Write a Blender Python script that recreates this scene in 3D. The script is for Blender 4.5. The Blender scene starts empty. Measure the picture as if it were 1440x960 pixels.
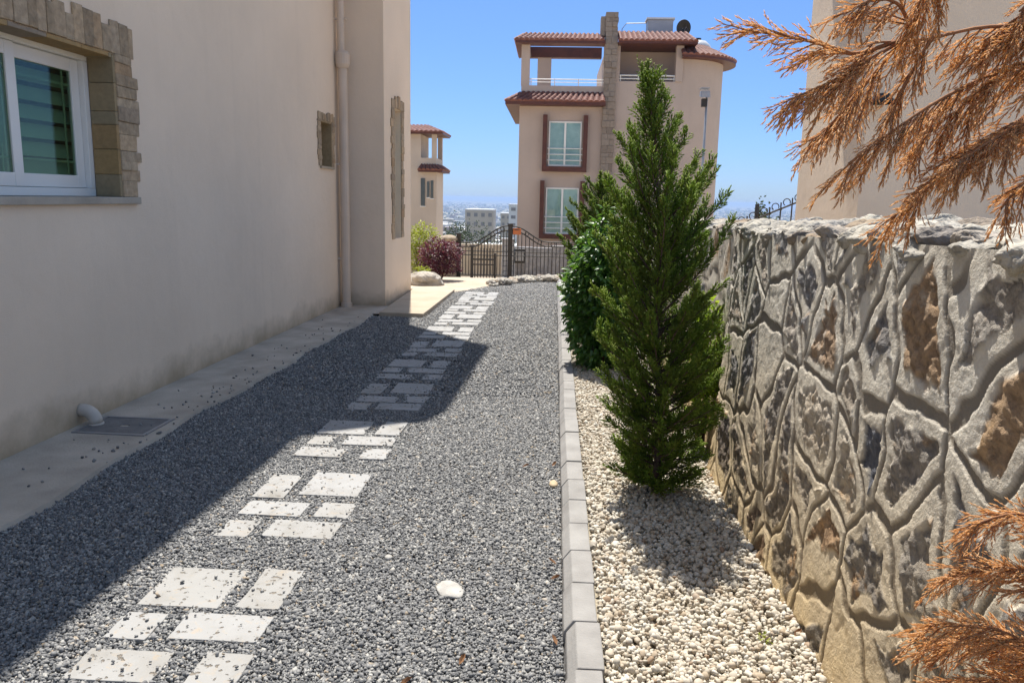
import bpy, math, random
import numpy as np
from mathutils import Vector, Matrix

# ------------------------------------------------------------------ camera, sky, sun, exposure
scene = bpy.context.scene
COL = scene.collection
EYE = 1.6
cam_data = bpy.data.cameras.new('camera')
cam_data.sensor_width = 36.0
cam_data.lens = 27.57
cam_data.clip_start = 0.05
cam_data.clip_end = 80000.0
cam = bpy.data.objects.new('camera', cam_data)
COL.objects.link(cam)
_r, _u, _b = (0.99839, 0.05256, 0.02115), (-0.03022, 0.17817, 0.98354), (0.04793, -0.98260, 0.17947)
cam.matrix_world = Matrix(((_r[0], _u[0], _b[0], 0), (_r[1], _u[1], _b[1], 0), (_r[2], _u[2], _b[2], EYE), (0, 0, 0, 1)))
scene.camera = cam

SUN_EL = math.radians(65.0)
SUN_AZ = math.radians(-10.1)          # from +Y, towards +X positive
to_sun = Vector((math.sin(SUN_AZ) * math.cos(SUN_EL), math.cos(SUN_AZ) * math.cos(SUN_EL), math.sin(SUN_EL)))
world = bpy.data.worlds.new('World')
scene.world = world
world.use_nodes = True
wn = world.node_tree
bg = wn.nodes['Background']
sky = wn.nodes.new('ShaderNodeTexSky')
sky.sky_type = 'NISHITA'
sky.sun_disc = False
sky.sun_elevation = SUN_EL
sky.sun_rotation = SUN_AZ
sky.altitude = 150
sky.air_density = 1.0
sky.dust_density = 0.2
sky.ozone_density = 3.0
tint = wn.nodes.new('ShaderNodeMix')
tint.data_type = 'RGBA'
tint.blend_type = 'MULTIPLY'
tint.inputs[0].default_value = 1.0
tc = wn.nodes.new('ShaderNodeTexCoord')
sx = wn.nodes.new('ShaderNodeSeparateXYZ')
wn.links.new(tc.outputs['Generated'], sx.inputs[0])
rp_ = wn.nodes.new('ShaderNodeValToRGB')
for _i, (_p, _c) in enumerate([(0.0, (0.20, 0.28, 0.49, 1)), (0.24, (0.27, 0.345, 0.475, 1)), (0.42, (1.0, 0.885, 0.745, 1))]):
    if _i > 1: rp_.color_ramp.elements.new(_p)
    rp_.color_ramp.elements[_i].position = _p
    rp_.color_ramp.elements[_i].color = _c
wn.links.new(sx.outputs[2], rp_.inputs[0])
wn.links.new(rp_.outputs[0], tint.inputs[7])      # a deep, dry summer sky
wn.links.new(sky.outputs[0], tint.inputs[6])
wn.links.new(tint.outputs[2], bg.inputs[0])
bg.inputs[1].default_value = 0.15
sl = bpy.data.lights.new('sun', 'SUN')
sl.energy = 4.0
sl.angle = math.radians(0.53)
sl.color = (1.0, 0.95, 0.87)
sun = bpy.data.objects.new('sun', sl)
COL.objects.link(sun)
sun.rotation_euler = to_sun.to_track_quat('Z', 'Y').to_euler()
sun.location = (0, 0, 40)
scene.view_settings.view_transform = 'Standard'
scene.view_settings.look = 'None'
scene.view_settings.exposure = 1.05
scene.view_settings.gamma = 1.0
scene.view_settings.use_curve_mapping = False
scene.render.engine = 'CYCLES'
scene.cycles.max_bounces = 8
scene.cycles.diffuse_bounces = 4
scene.cycles.volume_bounces = 0
scene.cycles.use_denoising = True

random.seed(5)
RNG = np.random.default_rng(5)


# ------------------------------------------------------------------ helpers
def tag(o, label=None, cat=None, group=None, kind=None):
    if label: o['label'] = label
    if cat: o['category'] = cat
    if group: o['group'] = group
    if kind: o['kind'] = kind
    return o


def thing(name, label, cat, loc=(0, 0, 0), rz=0.0, group=None):
    o = bpy.data.objects.new(name, None)
    o.empty_display_size = 0.2
    COL.objects.link(o)
    o.location = loc
    o.rotation_euler = (0, 0, rz)
    return tag(o, label, cat, group)


def np_obj(name, V, F, mat, parent=None, smooth=False, attrs=None):
    """one mesh object from numpy arrays; F is (M,k) with one k"""
    V = np.asarray(V, dtype=np.float32)
    F = np.asarray(F, dtype=np.int32)
    me = bpy.data.meshes.new(name)
    k = F.shape[1]
    me.vertices.add(len(V))
    me.vertices.foreach_set('co', V.ravel())
    me.loops.add(F.size)
    me.loops.foreach_set('vertex_index', F.ravel())
    me.polygons.add(len(F))
    me.polygons.foreach_set('loop_start', np.arange(0, F.size, k, dtype=np.int32))
    me.polygons.foreach_set('loop_total', np.full(len(F), k, dtype=np.int32))
    if smooth:
        me.polygons.foreach_set('use_smooth', np.ones(len(F), dtype=bool))
    if attrs:
        for an, av in attrs.items():
            a = me.attributes.new(an, 'FLOAT', 'POINT')
            a.data.foreach_set('value', np.asarray(av, dtype=np.float32).ravel())
    me.update(calc_edges=True)
    me.validate()
    me.materials.append(mat)
    o = bpy.data.objects.new(name, me)
    COL.objects.link(o)
    if parent is not None: o.parent = parent
    return o


class MB:
    """collects simple shapes, built as ONE mesh object"""
    def __init__(s):
        s.v, s.f = [], []

    def add(s, vs, fs):
        n = len(s.v)
        s.v += [tuple(p) for p in vs]
        s.f += [tuple(i + n for i in f) for f in fs]
        return s

    def box(s, x0, x1, y0, y1, z0, z1):
        vs = [(x0, y0, z0), (x1, y0, z0), (x1, y1, z0), (x0, y1, z0), (x0, y0, z1), (x1, y0, z1), (x1, y1, z1), (x0, y1, z1)]
        return s.add(vs, [(3, 2, 1, 0), (4, 5, 6, 7), (0, 1, 5, 4), (1, 2, 6, 5), (2, 3, 7, 6), (3, 0, 4, 7)])

    def prism(s, poly, z0, z1):
        n = len(poly)
        vs = [(p[0], p[1], z0) for p in poly] + [(p[0], p[1], z1) for p in poly]
        fs = [tuple(range(n - 1, -1, -1)), tuple(range(n, 2 * n))] + [(i, (i + 1) % n, n + (i + 1) % n, n + i) for i in range(n)]
        return s.add(vs, fs)

    def extrude_y(s, prof, y0, y1):
        """profile in (x,z), anticlockwise seen from -y"""
        n = len(prof)
        vs = [(p[0], y0, p[1]) for p in prof] + [(p[0], y1, p[1]) for p in prof]
        fs = [tuple(range(n)), tuple(range(2 * n - 1, n - 1, -1))] + [((i + 1) % n, i, n + i, n + (i + 1) % n) for i in range(n)]
        return s.add(vs, fs)

    def tube(s, pts, rad, n=8, cap=True):
        pts = [Vector(p) for p in pts]
        if not hasattr(rad, '__len__'): rad = [rad] * len(pts)
        vs, fs = [], []
        ref = None
        for i, p in enumerate(pts):
            t = (pts[min(i + 1, len(pts) - 1)] - pts[max(i - 1, 0)]).normalized()
            if ref is None:
                ref = t.orthogonal().normalized()
            a = (ref - t * ref.dot(t))
            a = a.normalized() if a.length > 1e-6 else t.orthogonal().normalized()
            ref = a
            b = t.cross(a)
            for k in range(n):
                w = 2 * math.pi * k / n
                vs.append(p + (a * math.cos(w) + b * math.sin(w)) * rad[i])
        for i in range(len(pts) - 1):
            for k in range(n):
                k2 = (k + 1) % n
                fs.append((i * n + k, i * n + k2, (i + 1) * n + k2, (i + 1) * n + k))
        if cap:
            fs.append(tuple(range(n - 1, -1, -1)))
            fs.append(tuple((len(pts) - 1) * n + k for k in range(n)))
        return s.add(vs, fs)

    def lathe(s, prof, c=(0, 0, 0), n=20, a0=0.0, a1=2 * math.pi):
        full = abs(a1 - a0 - 2 * math.pi) < 1e-6
        m = n if full else n + 1
        vs, fs = [], []
        for r, z in prof:
            for k in range(m):
                w = a0 + (a1 - a0) * k / n
                vs.append((c[0] + r * math.cos(w), c[1] + r * math.sin(w), c[2] + z))
        for i in range(len(prof) - 1):
            for k in range(n):
                k2 = (k + 1) % m
                fs.append((i * m + k, i * m + k2, (i + 1) * m + k2, (i + 1) * m + k))
        return s.add(vs, fs)

    def build(s, name, mat, parent=None, smooth=False, bevel=0.0):
        me = bpy.data.meshes.new(name)
        me.from_pydata(s.v, [], s.f)
        me.update()
        me.materials.append(mat)
        if smooth:
            for p in me.polygons: p.use_smooth = True
        o = bpy.data.objects.new(name, me)
        COL.objects.link(o)
        if parent is not None: o.parent = parent
        if bevel:
            b = o.modifiers.new('edge', 'BEVEL')
            b.width = bevel
            b.segments = 2
            b.limit_method = 'ANGLE'
        return o


def _hash(ix, iy, seed):
    h = (ix.astype(np.int64) * 374761393 + iy.astype(np.int64) * 668265263 + seed * 974711) & 0x7fffffff
    h = ((h ^ (h >> 13)) * 1274126177) & 0x7fffffff
    h = h ^ (h >> 16)
    return (h & 0xffff) / 65535.0


def vnoise(x, y, seed=0):
    ix, iy = np.floor(x), np.floor(y)
    fx, fy = x - ix, y - iy
    fx = fx * fx * (3 - 2 * fx)
    fy = fy * fy * (3 - 2 * fy)
    a = _hash(ix, iy, seed); b = _hash(ix + 1, iy, seed); c = _hash(ix, iy + 1, seed); d = _hash(ix + 1, iy + 1, seed)
    return (a * (1 - fx) + b * fx) * (1 - fy) + (c * (1 - fx) + d * fx) * fy


def fbm(x, y, octv=4, seed=0, gain=0.5):
    t, amp, s = 0.0, 1.0, 0.0
    for o in range(octv):
        t = t + amp * vnoise(x * 2 ** o + 17.3 * o, y * 2 ** o - 9.1 * o, seed + o * 31)
        s += amp
        amp *= gain
    return t / s - 0.5


def sstep(a, b, x):
    t = np.clip((x - a) / (b - a), 0, 1)
    return t * t * (3 - 2 * t)


# ------------------------------------------------------------------ materials
def new_mat(name):
    m = bpy.data.materials.new(name)
    m.use_nodes = True
    nt = m.node_tree
    return m, nt, nt.nodes['Principled BSDF']


def ramp(nt, fac, stops):
    r = nt.nodes.new('ShaderNodeValToRGB')
    e = r.color_ramp.elements
    while len(e) < len(stops): e.new(0.5)
    for i, (p, c) in enumerate(stops):
        e[i].position = p
        e[i].color = (c[0], c[1], c[2], 1)
    nt.links.new(fac, r.inputs[0])
    return r.outputs[0]


def noise(nt, scale, detail=4, rough=0.55, vec=None, dist=0.0):
    n = nt.nodes.new('ShaderNodeTexNoise')
    n.inputs['Scale'].default_value = scale
    n.inputs['Detail'].default_value = detail
    n.inputs['Roughness'].default_value = rough
    n.inputs['Distortion'].default_value = dist
    if vec is None:
        vec = coords(nt)
    nt.links.new(vec, n.inputs['Vector'])
    return n.outputs[0]


def coords(nt, which='Object', scale=None):
    t = nt.nodes.new('ShaderNodeTexCoord')
    if scale is None: return t.outputs[which]
    mp = nt.nodes.new('ShaderNodeMapping')
    mp.inputs['Scale'].default_value = scale
    nt.links.new(t.outputs[which], mp.inputs[0])
    return mp.outputs[0]


def mix(nt, fac, a, b, mode='MIX'):
    n = nt.nodes.new('ShaderNodeMix')
    n.data_type = 'RGBA'
    n.blend_type = mode
    for i, v in ((0, fac), (6, a), (7, b)):
        if isinstance(v, (int, float)): n.inputs[i].default_value = v
        elif isinstance(v, tuple): n.inputs[i].default_value = (v[0], v[1], v[2], 1)
        else: nt.links.new(v, n.inputs[i])
    return n.outputs[2]


def mrange(nt, v, a, b, c=0.0, d=1.0):
    n = nt.nodes.new('ShaderNodeMapRange')
    n.inputs[1].default_value, n.inputs[2].default_value = a, b
    n.inputs[3].default_value, n.inputs[4].default_value = c, d
    nt.links.new(v, n.inputs[0])
    return n.outputs[0]


def bump(nt, bsdf, h, dist, strength=1.0, prev=None):
    b = nt.nodes.new('ShaderNodeBump')
    b.inputs['Distance'].default_value = dist
    b.inputs['Strength'].default_value = strength
    nt.links.new(h, b.inputs['Height'])
    if prev is not None: nt.links.new(prev, b.inputs['Normal'])
    nt.links.new(b.outputs[0], bsdf.inputs['Normal'])
    return b.outputs[0]


def plain(name, c1, c2=None, scale=3.0, rough=0.8, bscale=60.0, bdist=0.0, metallic=0.0, spec=0.4, detail=5):
    m, nt, b = new_mat(name)
    if c2 is None: c2 = tuple(v * 0.8 for v in c1)
    col = ramp(nt, noise(nt, scale, detail), [(0.3, c2), (0.7, c1)])
    nt.links.new(col, b.inputs['Base Color'])
    b.inputs['Roughness'].default_value = rough
    b.inputs['Metallic'].default_value = metallic
    b.inputs['Specular IOR Level'].default_value = spec
    if bdist: bump(nt, b, noise(nt, bscale, 4), bdist)
    return m


def stucco(name, c, dirt=None, dirt_z=0.35):
    m, nt, b = new_mat(name)
    big = noise(nt, 0.7, 5, 0.6)
    col = ramp(nt, big, [(0.25, tuple(v * 0.88 for v in c)), (0.75, tuple(min(1, v * 1.05) for v in c))])
    streak = noise(nt, 1.0, 4, 0.6, coords(nt, 'Object', (5, 5, 0.35)))
    col = mix(nt, mrange(nt, streak, 0.52, 0.78, 0, 0.17), col, tuple(v * 0.72 for v in c))
    fine = noise(nt, 90, 3, 0.6)
    col = mix(nt, mrange(nt, fine, 0.3, 0.7, 0.0, 0.2), col, tuple(v * 0.75 for v in c))
    if dirt:
        g = nt.nodes.new('ShaderNodeNewGeometry')
        s = nt.nodes.new('ShaderNodeSeparateXYZ')
        nt.links.new(g.outputs['Position'], s.inputs[0])
        edge = nt.nodes.new('ShaderNodeMath'); edge.operation = 'MULTIPLY_ADD'
        nt.links.new(noise(nt, 2.5, 6, 0.65), edge.inputs[0])
        edge.inputs[1].default_value = -dirt_z * 1.6
        nt.links.new(s.outputs[2], edge.inputs[2])
        col = mix(nt, mrange(nt, edge.outputs[0], -dirt_z * 0.75, dirt_z * 0.1, 0.75, 0.0), col, dirt)
    nt.links.new(col, b.inputs['Base Color'])
    b.inputs['Roughness'].default_value = 0.9
    b.inputs['Specular IOR Level'].default_value = 0.25
    n1 = bump(nt, b, noise(nt, 130, 4, 0.65), 0.0035)
    bump(nt, b, noise(nt, 7, 3), 0.006, 1.0, n1)
    return m


def island_mat(name, stops, rough=0.85, bscale=150, bdist=0.001, var=0.25, spec=0.3):
    m, nt, b = new_mat(name)
    g = nt.nodes.new('ShaderNodeNewGeometry')
    col = ramp(nt, g.outputs['Random Per Island'], stops)
    n = noise(nt, bscale, 3)
    col = mix(nt, mrange(nt, n, 0.25, 0.75, 0, var * 2), col, mix(nt, 1.0, col, (0.45, 0.45, 0.45), 'MULTIPLY'))
    nt.links.new(col, b.inputs['Base Color'])
    b.inputs['Roughness'].default_value = rough
    b.inputs['Specular IOR Level'].default_value = spec
    if bdist: bump(nt, b, n, bdist)
    return m


def leaf_mat(name, stops, rough=0.5, trans=0.3, tcol=None, spec=0.4):
    m, nt, b = new_mat(name)
    g = nt.nodes.new('ShaderNodeNewGeometry')
    col = ramp(nt, g.outputs['Random Per Island'], stops)
    big = noise(nt, 5, 3)
    col = mix(nt, mrange(nt, big, 0.35, 0.7, 0, 0.45), col, stops[-1][1])
    nt.links.new(col, b.inputs['Base Color'])
    b.inputs['Roughness'].default_value = rough
    b.inputs['Specular IOR Level'].default_value = spec
    t = nt.nodes.new('ShaderNodeBsdfTranslucent')
    if tcol: nt.links.new(mix(nt, 0.6, col, tcol), t.inputs[0])
    else: nt.links.new(col, t.inputs[0])
    ms = nt.nodes.new('ShaderNodeMixShader')
    ms.inputs[0].default_value = trans
    nt.links.new(b.outputs[0], ms.inputs[1])
    nt.links.new(t.outputs[0], ms.inputs[2])
    nt.links.new(ms.outputs[0], nt.nodes['Material Output'].inputs[0])
    return m


def glass_mat(name, tint, refl=0.12):
    m, nt, b = new_mat(name)
    tr = nt.nodes.new('ShaderNodeBsdfTransparent')
    tr.inputs[0].default_value = (*tint, 1)
    gl = nt.nodes.new('ShaderNodeBsdfGlossy')
    gl.inputs['Roughness'].default_value = 0.02
    fr = nt.nodes.new('ShaderNodeLayerWeight')
    fr.inputs[0].default_value = 0.35
    ms = nt.nodes.new('ShaderNodeMixShader')
    nt.links.new(mrange(nt, fr.outputs['Fresnel'], 0, 1, refl * 0.4, 0.16), ms.inputs[0])
    nt.links.new(tr.outputs[0], ms.inputs[1])
    nt.links.new(gl.outputs[0], ms.inputs[2])
    nt.links.new(ms.outputs[0], nt.nodes['Material Output'].inputs[0])
    return m


BEIGE = (0.87, 0.71, 0.55)
MAT = {}
MAT['stucco'] = stucco('beige_stucco', BEIGE, (0.34, 0.26, 0.16), 0.30)
MAT['stucco_pink'] = stucco('pink_beige_stucco', (0.50, 0.40, 0.335))
MAT['stucco_far'] = stucco('cream_stucco', (0.60, 0.50, 0.40))
MAT['concrete'] = plain('strip_concrete', (0.52, 0.455, 0.375), (0.33, 0.285, 0.23), 2.6, 0.9, 70, 0.004)
MAT['kerb'] = plain('kerb_concrete', (0.31, 0.30, 0.285), (0.20, 0.19, 0.18), 5, 0.9, 90, 0.002)
MAT['pad'] = plain('pad_concrete', (0.47, 0.39, 0.295), (0.37, 0.30, 0.22), 2.5, 0.9, 60, 0.002)
MAT['white_frame'] = plain('white_frame', (0.80, 0.775, 0.73), (0.76, 0.735, 0.69), 2, 0.35)
MAT['pvc'] = plain('pvc_pipe', (0.68, 0.56, 0.455), (0.60, 0.49, 0.39), 3, 0.5)
MAT['white_pvc'] = plain('white_pvc', (0.60, 0.54, 0.47), (0.45, 0.40, 0.34), 6, 0.5)
MAT['clad'] = plain('cladding_stone', (0.42, 0.34, 0.25), (0.24, 0.185, 0.125), 9, 0.9, 35, 0.008)
MAT['reveal'] = island_mat('reveal_stone', [(0.0, (0.30, 0.23, 0.13)), (0.5, (0.36, 0.28, 0.17)), (0.8, (0.42, 0.26, 0.10)), (1.0, (0.30, 0.25, 0.2))], 0.85, 25, 0.004)
MAT['cladi'] = island_mat('surround_stone', [(0.0, (0.34, 0.25, 0.16)), (0.3, (0.56, 0.43, 0.29)), (0.55, (0.40, 0.31, 0.22)), (0.8, (0.60, 0.44, 0.28)), (1.0, (0.46, 0.31, 0.18))], 0.9, 22, 0.014, 0.4)
MAT['metal_dark'] = plain('black_iron', (0.018, 0.017, 0.017), (0.03, 0.024, 0.02), 12, 0.5, metallic=0.0)
MAT['brown_wood'] = plain('brown_paint', (0.11, 0.033, 0.020), (0.07, 0.022, 0.015), 4, 0.55)
MAT['tile'] = plain('clay_tile', (0.23, 0.092, 0.066), (0.10, 0.033, 0.025), 6, 0.75, 40, 0.005)
MAT['steel'] = plain('grey_steel', (0.35, 0.35, 0.36), (0.28, 0.28, 0.29), 5, 0.45, metallic=0.5)
MAT['white_paint'] = plain('white_paint', (0.78, 0.77, 0.74), (0.68, 0.67, 0.64), 3, 0.6)
MAT['blind'] = plain('shutter_slats', (0.52, 0.60, 0.52), (0.44, 0.51, 0.44), 3, 0.6)
MAT['muntin'] = plain('green_bar', (0.45, 0.55, 0.45), None, 3, 0.5)
MAT['glass'] = glass_mat('window_glass', (0.66, 0.76, 0.66), 0.08)
MAT['glass_far'] = glass_mat('villa_glass', (0.86, 0.93, 0.91), 0.10)
MAT['curtain'] = plain('pale_curtain', (0.66, 0.70, 0.68), (0.36, 0.43, 0.43), 1.3, 0.9)
MAT['bark'] = plain('bark', (0.16, 0.105, 0.07), (0.085, 0.055, 0.038), 14, 0.95, 50, 0.006)
MAT['boulder'] = plain('boulder_stone', (0.50, 0.46, 0.40), (0.27, 0.24, 0.20), 5, 0.95, 18, 0.03)
MAT['coping'] = island_mat('coping_stone', [(0.0, (0.52, 0.48, 0.40)), (0.4, (0.42, 0.39, 0.34)), (0.65, (0.55, 0.50, 0.42)), (0.8, (0.23, 0.225, 0.225)), (0.92, (0.38, 0.29, 0.20)), (1.0, (0.46, 0.42, 0.37))], 0.95, 26, 0.02, 0.42)
MAT['greystone'] = plain('grey_rubble', (0.30, 0.28, 0.27), (0.16, 0.15, 0.15), 5, 0.95, 9, 0.04)

# ground-like materials
m, nt, b = new_mat('earth')
p = coords(nt)
far = noise(nt, 0.02, 8, 0.65, p)
near = noise(nt, 1.2, 6, 0.6, p)
c1 = ramp(nt, near, [(0.3, (0.36, 0.29, 0.19)), (0.7, (0.52, 0.43, 0.30))])
c2 = ramp(nt, far, [(0.3, (0.07, 0.085, 0.04)), (0.5, (0.22, 0.19, 0.12)), (0.7, (0.34, 0.30, 0.22))])
s = nt.nodes.new('ShaderNodeSeparateXYZ'); nt.links.new(p, s.inputs[0])
nt.links.new(mix(nt, mrange(nt, s.outputs[1], 60, 140), c1, c2), b.inputs['Base Color'])
b.inputs['Roughness'].default_value = 0.95
MAT['earth'] = m
MAT['gravel_base'] = plain('gravel_base', (0.16, 0.155, 0.15), (0.06, 0.06, 0.062), 70, 0.95, 80, 0.012, detail=6)
MAT['pebble_base'] = plain('pebble_base', (0.42, 0.37, 0.28), (0.25, 0.21, 0.15), 60, 0.95, 60, 0.012)
MAT['gravel'] = island_mat('grey_gravel', [(0.0, (0.115, 0.117, 0.12)), (0.3, (0.18, 0.181, 0.183)), (0.6, (0.25, 0.248, 0.245)), (0.84, (0.33, 0.325, 0.31)), (0.95, (0.46, 0.45, 0.42)), (0.975, (0.32, 0.25, 0.17)), (1.0, (0.52, 0.49, 0.45))], 0.8, 220, 0.0, 0.2)
MAT['pebble'] = island_mat('cream_pebbles', [(0.0, (0.38, 0.30, 0.21)), (0.2, (0.49, 0.43, 0.34)), (0.7, (0.57, 0.52, 0.43)), (0.94, (0.63, 0.60, 0.53)), (1.0, (0.32, 0.22, 0.14))], 0.7, 60, 0.0, 0.12)

# travertine slabs: cream white with small pits and veins
m, nt, b = new_mat('travertine')
p = coords(nt)
oi = nt.nodes.new('ShaderNodeObjectInfo')
ad = nt.nodes.new('ShaderNodeVectorMath'); ad.operation = 'MULTIPLY_ADD'
nt.links.new(oi.outputs['Random'], ad.inputs[0]); ad.inputs[1].default_value = (37, 53, 11); nt.links.new(p, ad.inputs[2])
p = ad.outputs[0]
big = noise(nt, 5, 6, 0.65, p, 0.6)
col = ramp(nt, big, [(0.25, (0.215, 0.205, 0.185)), (0.45, (0.295, 0.292, 0.285)), (0.75, (0.335, 0.335, 0.33))])
vein = noise(nt, 9, 5, 0.7, p, 1.8)
col = mix(nt, mrange(nt, vein, 0.57, 0.70, 0, 0.6), col, (0.40, 0.30, 0.19))
pit = noise(nt, 38, 3, 0.5, p)
pitm = mrange(nt, pit, 0.63, 0.67)
col = mix(nt, pitm, col, (0.16, 0.13, 0.10))
stain = noise(nt, 2.6, 5, 0.65, p)
col = mix(nt, mrange(nt, stain, 0.48, 0.72, 0, 0.5), col, (0.20, 0.18, 0.15))
col = mix(nt, mrange(nt, oi.outputs['Random'], 0, 1, 0, 0.28), col, (0.24, 0.225, 0.19))
nt.links.new(col, b.inputs['Base Color'])
b.inputs['Roughness'].default_value = 0.75
inv = mrange(nt, pit, 0.62, 0.70, 1, 0)
bump(nt, b, inv, 0.006)
MAT['slab'] = m

# rubble wall face, driven by what the mesh says is stone, groove or mortar
m, nt, b = new_mat('rubble_wall')
def attr(n):
    a = nt.nodes.new('ShaderNodeAttribute'); a.attribute_name = n
    return a.outputs['Fac']
p = coords(nt)
n1 = noise(nt, 5, 7, 0.68, p)
n2 = noise(nt, 26, 6, 0.7, p, 0.4)
n3 = noise(nt, 110, 4, 0.65, p)
mort = ramp(nt, n1, [(0.25, (0.47, 0.42, 0.34)), (0.5, (0.66, 0.61, 0.515)), (0.75, (0.81, 0.775, 0.69))])
mort = mix(nt, mrange(nt, n3, 0.3, 0.7, 0, 0.22), mort, (0.30, 0.27, 0.23))
stc = ramp(nt, attr('cell'), [(0.0, (0.24, 0.235, 0.235)), (0.22, (0.47, 0.41, 0.33)), (0.42, (0.37, 0.35, 0.325)), (0.58, (0.17, 0.18, 0.21)), (0.74, (0.48, 0.33, 0.20)), (0.86, (0.58, 0.52, 0.43)), (1.0, (0.29, 0.28, 0.27))])
sth = mix(nt, mrange(nt, n2, 0.36, 0.62), mix(nt, 1.0, stc, (0.5, 0.5, 0.52), 'MULTIPLY'), stc)
sth = mix(nt, mrange(nt, n1, 0.56, 0.68, 0, 0.75), sth, (0.62, 0.58, 0.51))
sth = mix(nt, mrange(nt, noise(nt, 7, 4, 0.6, p, 0.5), 0.60, 0.7, 0, 0.6), sth, (0.48, 0.31, 0.16))
col = mix(nt, attr('stone'), mort, sth)
col = mix(nt, mrange(nt, attr('groove'), 0, 1, 0, 0.85), col, (0.19, 0.165, 0.135))
s = nt.nodes.new('ShaderNodeSeparateXYZ'); nt.links.new(p, s.inputs[0])
ma = nt.nodes.new('ShaderNodeMath'); ma.operation = 'MULTIPLY_ADD'
nt.links.new(n1, ma.inputs[0]); ma.inputs[1].default_value = -0.9; nt.links.new(s.outputs[2], ma.inputs[2])
col = mix(nt, mrange(nt, ma.outputs[0], -0.45, 0.60, 0.95, 0.0), col, mix(nt, 1.0, col, (0.92, 0.74, 0.47), 'MULTIPLY'))
nt.links.new(col, b.inputs['Base Color'])
b.inputs['Roughness'].default_value = 0.95
b.inputs['Specular IOR Level'].default_value = 0.2
q = bump(nt, b, n3, 0.005)
st_h = nt.nodes.new('ShaderNodeMath'); st_h.operation = 'MULTIPLY'
nt.links.new(n2, st_h.inputs[0]); nt.links.new(mrange(nt, attr('stone'), 0, 1, 0.25, 1.0), st_h.inputs[1])
bump(nt, b, st_h.outputs[0], 0.014, 1.0, q)
MAT['rubble'] = m

MAT['cypress'] = leaf_mat('cypress_green', [(0.0, (0.07, 0.13, 0.012)), (0.5, (0.13, 0.23, 0.02)), (0.85, (0.20, 0.31, 0.03)), (1.0, (0.28, 0.24, 0.06))], 0.6, 0.5, (0.40, 0.58, 0.035))
MAT['dead'] = leaf_mat('dead_cypress', [(0.0, (0.46, 0.27, 0.13)), (0.12, (0.76, 0.46, 0.21)), (0.55, (0.86, 0.58, 0.30)), (0.85, (0.89, 0.67, 0.41)), (1.0, (0.80, 0.72, 0.58))], 0.5, 0.68, (1.0, 0.65, 0.30))
MAT['deadtwig'] = plain('dead_twig', (0.36, 0.17, 0.08), (0.20, 0.09, 0.045), 20, 0.9, 80, 0.002)
MAT['laurel'] = leaf_mat('laurel_leaf', [(0.0, (0.025, 0.07, 0.012)), (0.6, (0.045, 0.115, 0.018)), (1.0, (0.09, 0.20, 0.03))], 0.40, 0.3, (0.2, 0.4, 0.035), 0.6)
MAT['purple'] = leaf_mat('purple_leaf', [(0.0, (0.045, 0.013, 0.022)), (0.6, (0.09, 0.025, 0.04)), (1.0, (0.15, 0.05, 0.07))], 0.5, 0.25, (0.25, 0.03, 0.06))
MAT['lime'] = leaf_mat('lime_leaf', [(0.0, (0.16, 0.20, 0.02)), (0.6, (0.26, 0.30, 0.03)), (1.0, (0.36, 0.38, 0.06))], 0.5, 0.35, (0.45, 0.5, 0.05))
MAT['treegreen'] = leaf_mat('far_leaf', [(0.0, (0.03, 0.05, 0.015)), (0.6, (0.05, 0.085, 0.022)), (1.0, (0.08, 0.12, 0.035))], 0.6, 0.2)
MAT['dryleaf'] = leaf_mat('dry_leaf', [(0.0, (0.14, 0.06, 0.03)), (1.0, (0.28, 0.15, 0.07))], 0.8, 0.15)

# ------------------------------------------------------------------ terrain
ZK_Y = np.array([-1e5, 15.2, 20.0, 26.0, 34.0, 60.0, 110.0, 300.0, 800.0, 1600.0, 3500.0, 1e6])
ZK_Z = np.array([0, 0, -0.42, -1.1, -2.3, -5.5, -11.0, -26.0, -48.0, -64.0, -78.0, -78.0])


def ground_z(y):
    return np.interp(y, ZK_Y, ZK_Z)


ys = np.concatenate([np.linspace(-60, 15, 12), np.linspace(16, 60, 45), 60 * (26000 / 60) ** np.linspace(0.03, 1, 70)])
xs = np.concatenate([-np.geomspace(18000, 20, 22), np.linspace(-16, 16, 21), np.geomspace(20, 18000, 22)])
GX, GY = np.meshgrid(xs, ys)
GZ = ground_z(GY) - 0.055
nx, ny = len(xs), len(ys)
idx = np.arange(nx * ny).reshape(ny, nx)
GF = np.stack([idx[:-1, :-1], idx[:-1, 1:], idx[1:, 1:], idx[1:, :-1]], -1).reshape(-1, 4)
tag(np_obj('ground', np.stack([GX, GY, GZ], -1).reshape(-1, 3), GF, MAT['earth'], smooth=True), kind='structure')

# sheets under the loose stones, the beige path to the gate
tag(MB().add([(-2.62, -3, -0.016), (0.09, -3, -0.016), (0.10, 15.3, -0.016), (-2.3, 15.3, -0.016)], [(0, 1, 2, 3)]).build('gravel_path', MAT['gravel_base']), kind='structure')
tag(MB().add([(0.2, -3, 0.03), (1.2, -3, 0.03), (1.2, 14.6, 0.03), (0.2, 14.6, 0.03)], [(0, 1, 2, 3)]).build('planting_strip_ground', MAT['pebble_base']), kind='structure')

# ------------------------------------------------------------------ left house (local frame: x outwards from its wall, y along it)
HX, HA = -3.30, -math.atan(0.0263)
house = thing('house', 'beige rendered house close on the left with a white sliding window and a projecting bay', 'house', (HX, 0, 0), HA)


def loc_poly(poly):
    M = (Matrix.Translation((HX, 0, 0)) @ Matrix.Rotation(HA, 4, 'Z')).inverted()
    return [tuple((M @ Vector((x, y, 0)))[:2]) for x, y in poly]


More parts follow.
